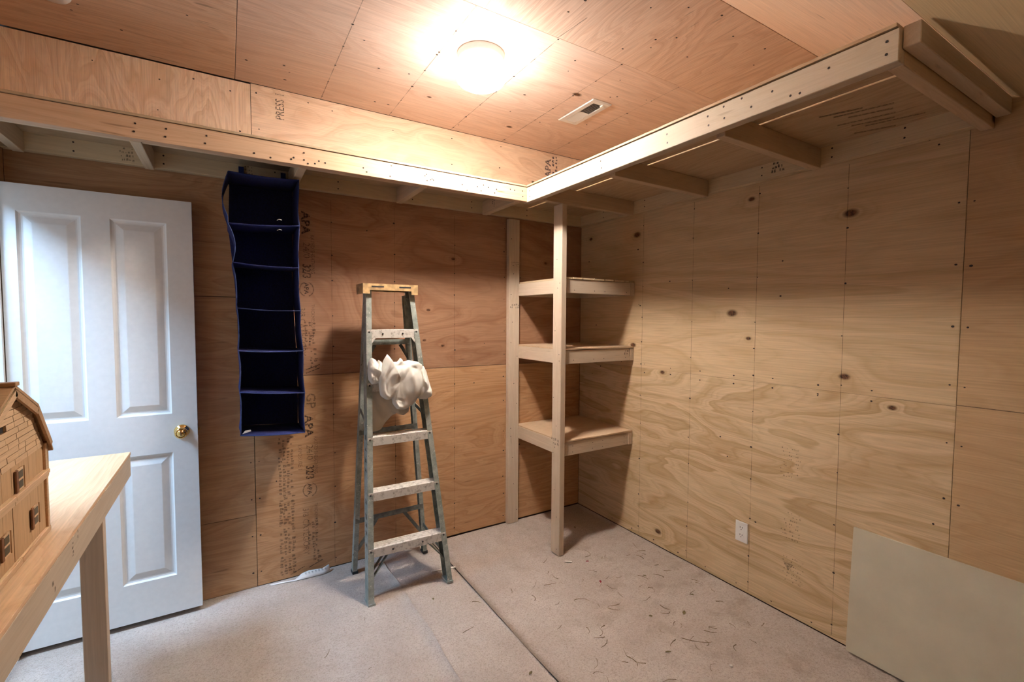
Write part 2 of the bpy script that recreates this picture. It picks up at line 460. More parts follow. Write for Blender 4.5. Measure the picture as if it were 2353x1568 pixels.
wall_back = box('wall_back', (XL - 0.10, 0.0125, -0.02), (0.11, 0.10, ZC + 0.06), M_dark)
tag(wall_back, 'back wall of reddish plywood sheets behind the ladder', None, 'structure')
XS = -2.325
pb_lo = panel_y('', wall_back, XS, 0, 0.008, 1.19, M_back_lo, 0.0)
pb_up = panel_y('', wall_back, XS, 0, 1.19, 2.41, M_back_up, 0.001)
pb_st = panel_y('', wall_back, XS + .018, 0, 2.41, ZC, M_strip, 0.0)
pl_lo = panel_y('', wall_back, XL, XS, 0.006, 0.42, M_back_left, 0.0)
pl_mi = panel_y('', wall_back, XL, XS, 0.42, 1.635, M_back_left, 0.001)
pl_up = panel_y('', wall_back, XL, XS, 1.635, 2.41, M_back_left, 0.0)
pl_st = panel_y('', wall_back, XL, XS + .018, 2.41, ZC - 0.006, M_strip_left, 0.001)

wall_right = prism('wall_right', [(YN - .1, -0.02), (0.10, -0.02), (0.10, ZC + .05), (YS, ZC + .05), (YN - .1, zslope(YN - .1) + .05)], 'x', 0.0125, 0.10, M_dark)
tag(wall_right, 'right wall of knotty tan plywood sheets', None, 'structure')
YV = -2.291
pr_lo = panel_x('', wall_right, YV, 0, 0.004, 1.19, M_right_lo)
pr_up = panel_x('', wall_right, YV, 0, 1.19, 2.41, M_right_up, 0.0004)
prn_lo = panel_x('', wall_right, YN, YV, 0.004, 1.195, M_right_near, 0.0)
prn_up = prism('plywood_panel', [(YN + .001, 1.197), (YV - GAP, 1.197), (YV - GAP, zslope(YV)), (YN + .001, zslope(YN))], 'x', -0.001, 0.012, M_right_near, wall_right)
prism('plywood_panel', [(YV, 2.412), (-GAP, 2.412), (-GAP, ZC), (YS, ZC), (YV, zslope(YV))], 'x', 0.0, 0.012, M_right_up, wall_right)

M_lw = ply('plywood_left', 'y', 'z', (0.58, 0.38, 0.22), (0.42, 0.24, 0.12), K=9.0, su=0.8, sv=2.6, amt=0.6, seed=51.0)
DOOR_N = -0.97       # near jamb of the doorway
wall_left = prism('wall_left', [(YN - .1, -0.02), (DOOR_N, -0.02), (DOOR_N, 2.12), (-0.09, 2.12), (-0.09, -0.02), (0.0, -0.02), (0.0, ZC), (YS, ZC), (YN - .1, zslope(YN - .1))], 'x', XL - 0.11, XL, M_lw)
tag(wall_left, 'left plywood wall with the open doorway', None, 'structure')
for yy, n_ in ((DOOR_N, 1), (-0.09, -1)):
    box('door_jamb', (XL - 0.115, min(yy, yy + 0.018 * n_), -0.01), (XL + 0.002, max(yy, yy + 0.018 * n_), 2.12), M_white, wall_left, 0.001)
box('door_jamb', (XL - 0.115, DOOR_N, 2.102), (XL + 0.002, -0.09, 2.12), M_white, wall_left, 0.001)

wall_near = box('wall_near', (XL - 0.1, YN - 0.1, -0.02), (0.1, YN, zslope(YN) + 0.05), plain('bounce_cut_dark', (0.22, 0.16, 0.11), 0.9, var=0.1), None, world_origin=True)  # unseen wall coloured dark to cut light bounced back into the room
tag(wall_near, 'low plywood wall under the roof slope behind the camera', None, 'structure')

# ceiling
ceiling = box('ceiling', (XL - 0.1, YS - 0.02, ZC + 0.0125), (0.1, 0.1, ZC + 0.07), M_dark)
tag(ceiling, 'flat ceiling of pinkish plywood sheets around the lamp', None, 'structure')
def panel_z(x0, x1, y0, y1, mat, drop=0.0):
    return box('plywood_panel', (x0 + GAP, y0 + GAP, ZC - drop), (x1 - GAP, y1 - GAP, ZC + 0.012), mat, ceiling, 0.0008, world_origin=True)
XC = -2.378
YC = -1.197
pc_m = panel_z(XC, -0.0, YC, 0.0, M_ceil)
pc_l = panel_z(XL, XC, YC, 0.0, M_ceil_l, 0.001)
pc_n = panel_z(-2.40, -0.0, YS, YC, M_ceil_n, 0.0015)
panel_z(XL, -2.40, YS, YC, M_ceil_n)
slope = prism('ceiling_slope', [(YS, ZC + .013), (YS, ZC + .07), (YN - .1, zslope(YN - .1) + .07), (YN - .1, zslope(YN - .1) + .013)], 'x', XL - .1, .1, M_dark)
tag(slope, 'sloped plywood ceiling at the near right side', None, 'structure')
YQ = -2.392
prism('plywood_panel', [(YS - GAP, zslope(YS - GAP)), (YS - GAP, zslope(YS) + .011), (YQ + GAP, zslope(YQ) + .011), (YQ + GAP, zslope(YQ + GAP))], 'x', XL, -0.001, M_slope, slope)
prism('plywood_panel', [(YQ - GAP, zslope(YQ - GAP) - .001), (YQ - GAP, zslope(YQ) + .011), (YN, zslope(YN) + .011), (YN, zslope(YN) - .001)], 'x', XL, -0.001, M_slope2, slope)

# pencil lines over the studs / joists
def strip_on(wall, a, b, wd, mat=M_pencil, off=0.0016):
    """thin drawn line between two world points lying on a wall plane"""
    a, b = Vector(a), Vector(b)
    nrm = {'x': Vector((-1, 0, 0)), 'y': Vector((0, -1, 0)), 'z': Vector((0, 0, -1))}[wall]
    par = {'x': wall_right, 'y': wall_back, 'z': ceiling}[wall]
    d = (b - a).normalized(); s = d.cross(nrm) * wd / 2; o = nrm * off
    return mobj('pencil_line', [a - s + o, a + s + o, b + s + o, b - s + o], [(0, 1, 2, 3)], mat, par)
for yy in (-.66, -1.061, -1.466, -1.886): strip_on('x', (0, yy - .004, 0.02), (0, yy, 2.24), 0.0022)
for xx in (-1.905, -1.527, -1.112): strip_on('y', (xx - .004, 0, 0.03), (xx, 0, 2.22), 0.002)
for xx in (-1.953, -1.555, -1.14, -.748, -.325): strip_on('z', (xx, YC + .005, ZC), (xx, -0.004, ZC), 0.003)
for xx in (-1.15,): strip_on('z', (xx + .02, YC - .18, ZC), (xx, YC, ZC), 0.003, off=0.003)

# nails: dark heads, one mark-like mesh per surface (too small to pick apart)
def nails(wall, pts, r=0.0042):
    nrm = {'x': 0, 'y': 1, 'z': 2}[wall]
    vv, ff = [], []
    rnd = random.Random(len(pts))
    for p in pts:
        k = len(vv)
        ra = r * rnd.uniform(0.6, 1.15); st = rnd.uniform(1.0, 1.5)
        for q in range(7):
            a = 2 * math.pi * q / 7
            c, s = math.cos(a) * ra * st, math.sin(a) * ra
            v = list(p)
            i, j = [t for t in range(3) if t != nrm]
            v[i] += c; v[j] += s; v[nrm] -= 0.0022
            vv.append(tuple(v))
        ff.append(tuple(range(k, k + 7)))
    par = {'x': wall_right, 'y': wall_back, 'z': ceiling}[wall]
    o = mobj('nail_heads', vv, ff, M_nail, par)
    o['kind'] = 'stuff'
    return o
rn = random.Random(5)
P_ = []
for yy in (-.66, -1.061, -1.466, -1.886):
    z = 0.07
    while z < 2.2:
        P_.append((0, yy + rn.uniform(-.004, .004), z)); z += rn.uniform(.14, .26)
for dy in (-.022, .022):
    z = 0.1
    while z < 2.2:
        P_.append((0, YV + dy, z + rn.uniform(-.01, .01))); z += 0.235
for zz in (1.165, 1.215):
    for k in range(9): P_.append((0, -.25 - .22 * k, zz + rn.uniform(-.006, .006)))
for k in range(16): P_.append((0, rn.uniform(-2.45, -.1), rn.uniform(.1, 2.3)))
for k in range(9): P_.append((0, -.4 - .2 * k, 0.03))
for yy in (-2.2, -2.16, -2.21, -2.17): P_.append((0, yy, rn.uniform(2.2, 2.3)))
for k in range(10): P_.append((0, -.2 - .16 * k, 2.66 + rn.uniform(-.02, .02)))
nails('x', P_)
P_ = []
for xx in (-1.905, -1.527, -1.112, -.72):
    z = 0.06
    while z < 2.2:
        P_.append((xx + rn.uniform(-.004, .004), 0, z)); z += rn.uniform(.13, .24)
for dx in (-.02, .02):
    z = 0.09
    while z < 2.2:
        P_.append((XS + dx, 0, z)); z += .21
for k in range(18): P_.append((rn.uniform(-2.3, -.1), 0, rn.uniform(.05, 2.2)))
for x, z in ((-2.40, 2.72), (-2.36, 2.52), (-2.7, 2.70), (-2.71, 2.55), (-2.95, 2.72), (-2.97, 2.5), (-2.28, 2.74), (-2.27, 2.55), (-2.02, 2.75), (-1.89, 2.735), (-1.895, 2.5), (-1.53, 2.70), (-1.53, 2.50), (-1.13, 2.73), (-1.13, 2.56), (-.75, 2.75), (-.76, 2.6), (-2.56, 2.74)):
    P_.append((x, 0, z))
nails('y', P_)
P_ = []
for xx in (-1.953, -1.555, -1.14, -.748, -.325):
    for k in range(7): P_.append((xx, -.05 - .19 * k, ZC))
for k in range(26): P_.append((rn.uniform(-3.0, -.1), rn.uniform(-1.15, -.05), ZC))
for k in range(20): P_.append((rn.uniform(-1.6, -.1), rn.uniform(-1.7, -1.25), ZC))
nails('z', P_, 0.005)

# printed stamps on the sheets
RT, UPZ, DN = (1, 0, 0), (0, 0, 1), (0, 0, -1)
RV = (0, 0, -1)
def sheet_stamp(z0, par, first=True):
    X0 = -2.055; yf = -0.0018
    if first: stamp('GP', .072, (X0 + .0, yf, z0), DN, RT, M_ink_soft, par, bold=.0012)
    stamp('APA', .062, (X0 - .010, yf, z0 - .13), DN, RT, M_ink, par, sx=1.12, bold=.0016)
    stamp('24/0', .052, (X0 - .004, yf, z0 - .305), DN, RT, M_ink_soft, par)
    stamp('32/3', .062, (X0 - .008, yf, z0 - .43), DN, RT, M_ink, par, sx=.75, bold=.001)
    stamp('APA', .036, (X0 - .002, yf, z0 - .537), DN, RT, M_ink, par, bold=.0006)
    # round mark around the small letters
    bm = bmesh.new()
    for k in range(20):
        a0, a1 = 2 * math.pi * k / 20, 2 * math.pi * (k + 1) / 20
        if k in (4, 5, 14, 15): continue
        cx, cz = X0 + .011, z0 - .575
        q = [bm.verts.new((cx + r * math.cos(a), yf, cz + r * 1.1 * math.sin(a))) for r, a in ((.034, a0), (.040, a0), (.040, a1), (.034, a1))]
        bm.faces.new(q)
    bmobj('ink_stamp', bm, M_ink_soft, par)
    stamp('3/8 CATEGORY', .046, (X0 - .03, yf, z0 - .68), DN, RT, M_ink_soft, par, sx=.9)
    stamp('EXPOSURE 1', .032, (X0 - .05, yf, z0 - .30), DN, RT, M_ink_soft, par, sx=.85)
    stamp('RATED SHEATHING', .030, (X0 + .036, yf, z0 - .26), DN, RT, M_ink_soft, par, sx=.85)
    stamp('THICKNESS 3/8 IN.', .026, (X0 + .034, yf, z0 - .66), DN, RT, M_ink_soft, par, sx=.9)
    scribble(3, (X0 - .005, yf, z0 - .75), DN, RT, .17, .021, .018, M_ink_soft, par, .7)
    scribble(2, (X0 + .022, yf, z0 - .93), DN, RT, .10, .022, .019, M_ink_soft, par, .75)
    if first:
        scribble(4, (X0 - .155, yf, z0 - .235), DN, RT, .82, .021, .019, M_ink_soft, par, .8)
    for dx, dz in ((.0, .115), (.0, -1.045), (-.10, -1.06)):
        a = Vector((X0 + dx, yf, z0 + dz)); d = Vector((.075, 0, .028))
        s = Vector((0, 0, .0045))
        mobj('ink_stamp', [a, a + d, a + d + s, a + s], [(0, 1, 2, 3)], M_ink, par)
sheet_stamp(1.085, pb_lo)
sheet_stamp(2.265, pb_up, False)
a = Vector((-2.055, -.0022, 1.27)); d = Vector((.075, 0, .028)); s = Vector((0, 0, .0045))
stamp('PRESS 1', .062, (-2.145, -.0012, 2.622), (0, 0, 1), (-1, 0, 0), M_ink, pb_st, sx=.72)
stamp('APA', .075, (-.31, -.0012, 2.60), (0, 0, 1), (-1, 0, 0), M_ink_violet, pb_st, sx=1.0, bold=.0015)
scribble(2, (-.245, -.0012, 2.50), (0, 0, 1), (-1, 0, 0), .27, .03, .026, M_ink_violet, pb_st, .75)
scribble(1, (-.29, -.0012, 2.50), (0, 0, 1), (-1, 0, 0), .12, .03, .026, M_ink_violet, pb_st, .75)
# faint stamps on the right wall
scribble(9, (-.0022, -1.62, .72), (0, -1, 0), (0, 0, 1), .10, .018, .008, M_ink_soft, pr_lo, .35)
scribble(8, (-.0022, -1.63, .40), (0, -1, 0), (0, 0, 1), .10, .019, .009, M_ink_soft, pr_lo, .45)
scribble(8, (-.0022, -1.64, .18), (0, -1, 0), (0, 0, 1), .11, .02, .008, M_ink_soft, pr_lo, .3)
tri = [(-.0022, -1.655, .275), (-.0022, -1.705, .275), (-.0022, -1.68, .235)]
mobj('ink_stamp', tri, [(0, 1, 2)], M_ink_soft, pr_lo)

# ---------------------------------------------------------------- loft shelf on 2x4 framing (one fixed assembly)
ZB, ZT = 2.245, 2.333
loft = empty('loft_shelf', (-0.85, -0.5, ZB), 'L-shaped overhead loft shelf framed in pale two-by-fours below the ceiling', 'shelf')
YE = -2.357
box('front_beam', (XL + .002, -.5, ZB), (-.851, -.462, ZT), M_fascia, loft, 0.002)
box('front_beam', (-.851, YE, ZB - .004), (-.813, -.462, ZT - .002), M_beam, loft, 0.002)
box('inner_beam', (-.812, YE + .06, ZB + .012), (-.775, -.6, ZT), M_joist['y'], loft, 0.002)
box('inner_beam', (XL + .002, -.461, ZB + .006), (-.86, -.424, ZT), M_joist['x'], loft, 0.002)
# ledgers on the walls
box('ledger', (XL + .002, -.040, 2.256), (-.04, -.0025, 2.343), M_ledge['x'], loft, 0.002)
box('ledger', (-.040, YE, 2.256), (-.0025, -.0025, 2.343), M_ledge['y'], loft, 0.002)
for xx in (-3.20, -2.745, -2.115, -1.505, -.90):
    box('joist', (xx - .019, -.462, ZB - .002), (xx + .019, -.040, ZT), M_joist['y'], loft, 0.002)
for yy in (-.585, -1.165, -1.765):
    box('joist', (-.775 if yy > -2.2 else -.813, yy - .019, ZB - .004), (-.040, yy + .019, ZT), M_joist['x'], loft, 0.002)
box('joist', (-.813, YE, ZB - .006), (-.0025, YE + .038, ZT), M_joist['x'], loft, 0.002)
box('joist', (-.835, YE - .042, 2.276), (-.0025, YE - .002, 2.336), M_px, loft, 0.002)
# plywood decks
def deck(lo, hi, mat, nm='shelf_board'): return box(nm, lo, hi, mat, loft, 0.0008)
deck((XL + .004, -.505, ZT + .001), (-.86, -.030, ZT + .011), M_loftply_x)
deck((-.856, -2.352, ZT + .001), (-.548, -.004, ZT + .011), M_loftply)
deck((-.532, -2.352, ZT + .001), (-.004, -.004, ZT + .011), M_loftply)
# lumber marks and nails on the beams
def beam_nails(pts, axis, par=loft, r=.0042):
    vv, ff = [], []
    for p in pts:
        k = len(vv)
        for q in range(7):
            a = 2 * math.pi * q / 7
            c, s = math.cos(a) * r, math.sin(a) * r
            vv.append((p[0] + (c if axis == 'y' else 0), p[1] + (0 if axis == 'y' else c), p[2] + s))
        ff.append(tuple(range(k, k + 7)))
    o = mobj('nail_heads', vv, ff, M_nail, par, pts[0]); o['kind'] = 'stuff'
beam_nails([(x + rn.uniform(-.004, .004), -.5012, z) for x in (-2.74, -2.11, -1.50, -.885, -2.64, -2.5) for z in (2.272, 2.305)] + [(rn.uniform(-2.4, -.9), -.5012, rn.uniform(2.255, 2.325)) for _ in range(26)], 'y')
beam_nails([(-.8522, y + rn.uniform(-.004, .004), z) for y in (-.53, -1.165, -1.765, -2.33) for z in (2.27, 2.305)] + [(-.8522, rn.uniform(-2.3, -1.3), rn.uniform(2.255, 2.32)) for _ in range(10)], 'x')
beam_nails([(x, -.0412, z) for x in (-3.02, -2.69, -2.2, -1.87, -1.42, -1.0, -.55) for z in (2.28, 2.32)], 'y')
beam_nails([(-.0412, y, z) for y in (-1.1, -1.5, -1.83, -2.1, -.7, -.3) for z in (2.28, 2.32)], 'x')
for (x, y, z, ax) in ((-2.86, -.0415, 2.268, 'x'), (-2.36, -.0415, 2.268, 'x')):
    scribble(4, (x, y, z), (1, 0, 0), (0, 0, 1), .055, .018, .011, M_ink_soft, loft, .8)
scribble(3, (-.0415, -1.545, 2.275), (0, -1, 0), (0, 0, 1), .06, .02, .016, M_ink, loft, .75)
scribble(2, (-.9205, -.18, 2.262), (0, 0, 1), (0, -1, 0), .06, .022, .016, M_ink_soft, loft, .9)
# faded stamp on the underside of the loft boards
for k in range(7):
    x0_ = -.42 + .05 * k; y0_ = -1.95 - .03 * (k % 3)
    a = Vector((x0_, y0_, ZT + .0004)); d = Vector((.05, -.13 - .05 * (k % 2), 0)); s = Vector((.014, .006, 0))
    mobj('ink_stamp', [a, a + d, a + d + s, a + s], [(0, 1, 2, 3)], M_ink_soft, loft, a)

# ---------------------------------------------------------------- corner shelf unit
unit = empty('corner_shelf_unit', (-.63, -.58, 0), 'tall corner shelving of pale two-by-fours with three shelves', 'shelves')
box('post', (-.700, -.0405, 0.004), (-.611, -.0025, 2.243), M_pz, unit, 0.002)
box('post', (-.658, -.606, 0.002), (-.620, -.517, 2.240), M_pz, unit, 0.002)
for zi, (zb, tilt) in enumerate(((.640, 0), (1.236, 0), (1.690, 0))):
    zt = zb + .089
    box('side_rail', (-.619, -.588, zb), (-.581, -.041, zt), M_py, unit, 0.0018)
    box('side_rail', (-.041, -.588, zb + (0 if zi < 2 else .002)), (-.003, -.006, zt), M_py, unit, 0.0018)
    box('front_rail', (-.580, -.586, zb + .001), (-.042, -.548, zt - .001), M_px, unit, 0.0018)
    box('back_rail', (-.580, -.041, zb), (-.042, -.003, zt), M_px, unit, 0.0018)
    if zi < 2:
        bm = bmesh.new(); bm_box(bm, (-.617, -.590, zt + .001), (-.006, -.004, zt + .010))
        bmesh.ops.subdivide_edges(bm, edges=bm.edges, cuts=6, use_grid_fill=True)
        for v in bm.verts:
            v.co.z += (.0045 if zi == 1 else .003) * max(0, 1 - abs(v.co.x + .46) / .2) * (1 if v.co.y < -.3 else 0) + .0008 * noise.noise(v.co * 5)
        bmobj('shelf_board', bm, M_shelfply, unit, (-.617, -.59, zt))
    else:
        xs = [-.617, -.56, -.475, -.38, -.285, -.20, -.10, -.058, -.006]
        for k in range(len(xs) - 1):
            box('shelf_slat', (xs[k] + .004, -.590, zt + .001), (xs[k + 1] - .004, -.045, zt + .012), M_ledge['y'], unit, 0.0008)
scribble(2, (-.6585, -.600, .715), (0, 1, 0), (0, 0, 1), .075, .024, .02, M_ink_soft, unit, .85)
scribble(3, (-.095, -.5868, 1.262), (1, 0, 0), (0, 0, 1), .045, .018, .015, M_ink, unit, .7)
scribble(2, (-.695, -.0412, 1.60), (1, 0, 0), (0, 0, 1), .075, .018, .016, M_ink_soft, unit, .8)
scribble(3, (-.69, -.0412, 1.905), (1, 0, 0), (0, 0, 1), .07, .012, .008, M_ink_soft, unit, .7)
beam_nails([(-.6592, -.56 + rn.uniform(-.03, .03), z) for z in (.04, .25, .42, .66, .70, .84, 1.02, 1.26, 1.30, 1.45, 1.72, 1.75, 1.9)], 'x', unit, .0032)
beam_nails([(-.655 + rn.uniform(-.03, .03), -.0412, z) for z in (.1, .3, .5, .66, .72, .9, 1.05, 1.25, 1.35, 1.5, 1.7, 1.85, 2.1)], 'y', unit, .0032)
beam_nails([(x, -.5868, z) for x in (-.54, -.08, -.37, -.28) for z in (.66, .70, 1.26, 1.71)], 'y', unit, .003)

# ---------------------------------------------------------------- door, open flat against the back wall
door = empty('door_1', (XL + .01, -.09, 0.03), 'white four-panel door with brass knob, swung open against the back wall', None, 'structure')
DX0, DX1, DZ0, DZ1, DYF, DYB = XL + .006, -2.580, .032, 2.097, -.093, -.058
cols = [(-3.205, -2.995), (-2.895, -2.683)]
rows = [(.225, .853), (1.047, 1.982)]
def door_panel(x0, x1, z0, z1):
    rings = [(0, 0), (.007, .007), (.014, .0095), (.020, .0095), (.047, .002), (.050, .0015)]
    vv, ff = [], []
    for ins, dep in rings:
        y = DYF + dep
        vv += [(x0 + ins, y, z0 + ins), (x1 - ins, y, z0 + ins), (x1 - ins, y, z1 - ins), (x0 + ins, y, z1 - ins)]
    for k in range(len(rings) - 1):
        for i in range(4):
            ff.append((4 * k + i, 4 * k + (i + 1) % 4, 4 * k + 4 + (i + 1) % 4, 4 * k + 4 + i))
    n = 4 * (len(rings) - 1)
    ff.append((n, n + 1, n + 2, n + 3))
    return mobj('door_panel', vv, ff, M_doorwhite, door, (x0, DYF, z0))
bm = bmesh.new()
xs = [DX0, cols[0][0], cols[0][1], cols[1][0], cols[1][1], DX1]
zs = [DZ0, rows[0][0], rows[0][1], rows[1][0], rows[1][1], DZ1]
grid = {}
for i, x in enumerate(xs):
    for j, z in enumerate(zs):
        grid[i, j] = bm.verts.new((x, DYF, z))
for i in range(5):
    for j in range(5):
        if i in (1, 3) and j in (1, 3): continue
        bm.faces.new([grid[i, j], grid[i + 1, j], grid[i + 1, j + 1], grid[i, j + 1]])
bk = [bm.verts.new((x, DYB, z)) for x, z in ((DX0, DZ0), (DX1, DZ0), (DX1, DZ1), (DX0, DZ1))]
bm.faces.new(bk[::-1])
bm.faces.new([grid[i, 0] for i in range(5, -1, -1)] + [bk[0], bk[1]])
bm.faces.new([grid[i, 5] for i in range(6)] + [bk[2], bk[3]])
bm.faces.new([grid[0, j] for j in range(6)] + [bk[3], bk[0]])
bm.faces.new([grid[5, j] for j in range(5, -1, -1)] + [bk[1], bk[2]])
bmobj('door_leaf', bm, M_doorwhite, door, (DX0, DYF, DZ0), recalc=True)
for c_ in cols:
    for r_ in rows: door_panel(c_[0], c_[1], r_[0], r_[1])
bm = bmesh.new()
lathe(bm, [(.033, 0), (.033, -.005), (.030, -.009), (.016, -.014), (.0125, -.022), (.0125, -.030), (.020, -.036), (.0265, -.046), (.0275, -.054), (.025, -.061), (.019, -.064), (.017, -.0625), (.0165, -.0655), (.0, -.067)], (-2.645, DYF - .0005, .955), 'y', 40, True, False)
knob = bmobj('door_knob', bm, M_brass, door, (-2.645, DYF, .955), True)
box('keyway', (-2.6465, DYF - .0675, .945), (-2.6435, DYF - .0655, .965), M_slot, knob)
box('latch_plate', (DX1 - .0005, -.090, .925), (DX1 + .0012, -.062, .985), M_brass, door, 0.0004)
box('latch', (DX1, -.083, .948), (DX1 + .011, -.069, .962), M_brass, door, 0.002)

# ---------------------------------------------------------------- ceiling lamp
LX, LY = -1.379, -.897
lamp = empty('ceiling_lamp', (LX, LY, ZC), 'round flush ceiling lamp, lit, with white mushroom glass', 'lamp')
bm = bmesh.new()
lathe(bm, [(.112, -.0025), (.112, -.012), (.107, -.020), (.107, -.030), (.100, -.034)], (LX, LY, ZC), 'z', 48)
bmobj('lamp_base', bm, M_white, lamp, (LX, LY, ZC), True)
M_glow, nt, b = newmat('lamp_glass_lit')
b.inputs['Base Color'].default_value = (0.9, 0.88, 0.84, 1)
b.inputs['Emission Color'].default_value = LAMP_COL
# dim neck under the metal pan; glow shifted to the underside to limit ceiling halo
tc = nd(nt, 'ShaderNodeTexCoord'); sxl = nd(nt, 'ShaderNodeSeparateXYZ', {0: tc.outputs['Object']})
gl = ramp(nt, mth(nt, 'MULTIPLY', sxl.outputs[2], -8.0), [(0.50, 0.02), (0.86, 0.06), (1.0, 0.45)])
nt.links.new(mth(nt, 'MULTIPLY', gl, LAMP_STRENGTH), b.inputs['Emission Strength'])
bm = bmesh.new()
lathe(bm, [(.088, -.033), (.094, -.046), (.105, -.066), (.1145, -.086), (.1185, -.104), (.116, -.120), (.105, -.134), (.084, -.146), (.054, -.154), (.022, -.158), (.001, -.1585)], (LX, LY, ZC), 'z', 48)
bmobj('lamp_glass', bm, M_glow, lamp, (LX, LY, ZC), True)

# smoke detector at the frame's upper left
sd_ = empty('smoke_detector', (-2.985, -.428, ZC), 'white round smoke detector on the ceiling at the far left', 'detector')
bm = bmesh.new(); lathe(bm, [(.062, -.0025), (.062, -.010), (.058, -.014)], (-2.985, -.428, ZC), 'z', 32)
bmobj('base_ring', bm, M_plastic, sd_, (-2.985, -.428, ZC), True)
bm = bmesh.new(); lathe(bm, [(.054, -.014), (.054, -.024), (.046, -.034), (.03, -.038), (.001, -.039)], (-2.985, -.428, ZC), 'z', 32)
bmobj('cover', bm, M_plastic, sd_, (-2.985, -.428, ZC), True)

# ---------------------------------------------------------------- ceiling air register
vent = empty('air_register', (-.557, -.68, ZC), 'white metal air register in the ceiling right of the lamp', 'vent')
VX0, VX1, VY0, VY1 = -.630, -.486, -.847, -.512
zv = ZC - .0022
bm = bmesh.new()
o_ = [(VX0, VY0), (VX1, VY0), (VX1, VY1), (VX0, VY1)]
i_ = [(VX0 + .033, VY0 + .035), (VX1 - .033, VY0 + .035), (VX1 - .033, VY1 - .035), (VX0 + .033, VY1 - .035)]
A = [bm.verts.new((x, y, zv)) for x, y in o_]; B = [bm.verts.new((x * .94 + -.558 * .06, y * .96 + -.68 * .04, zv - .006)) for x, y in o_]
D = [bm.verts.new((x, y, zv - .006)) for x, y in i_]; E_ = [bm.verts.new((x, y, zv)) for x, y in i_]
for k in range(4):
    j = (k + 1) % 4
    bm.faces.new([A[k], A[j], B[j], B[k]]); bm.faces.new([B[k], B[j], D[j], D[k]]); bm.faces.new([D[k], D[j], E_[j], E_[k]])
bmobj('frame', bm, M_white, vent, (-.558, -.68, ZC))
box('duct', (VX0 + .03, VY0 + .032, zv - .0005), (VX1 - .03, VY1 - .032, zv + .0015), M_slot, vent)
for k in range(24):
    y = VY0 + .042 + k * (VY1 - VY0 - .084) / 23
    openh = k < 12
    bm = bmesh.new()
    lean = .0042 if openh else .0062
    sgn = 1 if openh else -1
    vv = [bm.verts.new(p) for p in ((VX0 + .034, y - sgn * lean, zv - .006), (VX1 - .034, y - sgn * lean, zv - .006), (VX1 - .034, y + sgn * lean * .7, zv - .0008), (VX0 + .034, y + sgn * lean * .7, zv - .0008))]
    vb = [bm.verts.new(v.co + Vector((0, .0012, 0))) for v in vv]
    bm.faces.new(vv); bm.faces.new(vb[::-1])
    for q in range(4): bm.faces.new([vv[q], vb[q], vb[(q + 1) % 4], vv[(q + 1) % 4]])
    bmobj('louver', bm, M_white, vent, (VX0, y, zv))
box('lever', (VX1 - .055, VY0 + .022, zv - .014), (VX1 - .045, VY0 + .045, zv - .005), M_white, vent, .001)

# ---------------------------------------------------------------- wall outlet
ot = empty('wall_outlet', (-.001, -1.425, .338), 'white duplex outlet plate low on the right wall', 'outlet')
bm = bmesh.new(); bm_box(bm, (-.0075, -1.4615, .281), (-.0018, -1.389, .395))
bmesh.ops.bevel(bm, geom=[e for e in bm.edges if all(v.co.x < -.005 for v in e.verts)], offset=.0025, segments=2, affect='EDGES')
bmobj('cover_plate', bm, M_plastic, ot, (-.001, -1.425, .338))
for zc_ in (.359, .317):
    bm = bmesh.new()
    pts = []
    for k in range(24):
        a = 2 * math.pi * k / 24
        pts.append((-1.425 + .0165 * math.cos(a), zc_ + max(-.0135, min(.0135, .0175 * math.sin(a)))))
    A = [bm.verts.new((-.0088, *p)) for p in pts]; B = [bm.verts.new((-.007, *p)) for p in pts]
    bm.faces.new(A)
    for k in range(24): bm.faces.new([A[k], B[k], B[(k + 1) % 24], A[(k + 1) % 24]])
    rec = bmobj('receptacle', bm, M_plastic, ot, (-.008, -1.425, zc_))
    for dy, h in ((-.0065, .008), (.0065, .0095)):
        box('slot', (-.0094, -1.425 + dy - .0013, zc_ + .002 - h / 2 + .003), (-.0085, -1.425 + dy + .0013, zc_ + .005 + h / 2), M_slot, rec)
    bm = bmesh.new(); lathe(bm, [(.0024, -.0094), (.0024, -.0085)], (0, -1.425, zc_ - .007), 'x', 10)
    bmobj('ground_hole', bm, M_slot, rec, (-.009, -1.425, zc_))

# ---------------------------------------------------------------- gypsum board leaning on the right wall
M_gyp = plain('gypsum_paper', (0.60, 0.55, 0.43), 0.85, var=0.05, scale=6, bump=0.05)
bm = bmesh.new()
Y0_, Y1_ = -3.45, -1.968
sweep(bm, (-.046, Y0_, .012), (-.046, Y1_, .012), (0, 0, 1), [(0, 0), (.569, .030), (.568, .0427), (-.001, .0127)])
for v in bm.verts: pass
gy = bmobj('gypsum_board', bm, M_gyp, None, (-.046, Y1_, .01))
xs_ = [v.co.x for v in gy.data.vertices]
tag(gy, 'grey-green gypsum board sheet leaning at the foot of the right wall', 'board')

# ---------------------------------------------------------------- workbench
TZ = .95
bench = empty('workbench', (-2.95, -1.0, 0), 'plywood workbench with pale two-by-four edge along the left wall', 'workbench')
M_benchtop = ply('bench_plywood', 'y', 'x', (0.72, 0.50, 0.31), (0.55, 0.33, 0.17), K=14.0, su=1.1, sv=4.0, amt=0.7, dist=0.9, seed=61.0)
box('table_top', (XL + .004, -2.45, TZ - .012), (-2.803, -.405, TZ), M_benchtop, bench, 0.001)
box('edge_rail', (-2.842, -2.45, TZ - .101), (-2.804, -.410, TZ - .0125), M_beam, bench, 0.002)
box('end_rail', (XL + .004, -.448, TZ - .101), (-2.8425, -.410, TZ - .0125), M_px, bench, 0.002)
box('leg', (-2.912, -.722, .004), (-2.8425, -.684, TZ - .013), M_pz, bench, 0.002)
box('leg', (-2.912, -2.40, .004), (-2.8425, -2.362, TZ - .013), M_pz, bench, 0.002)
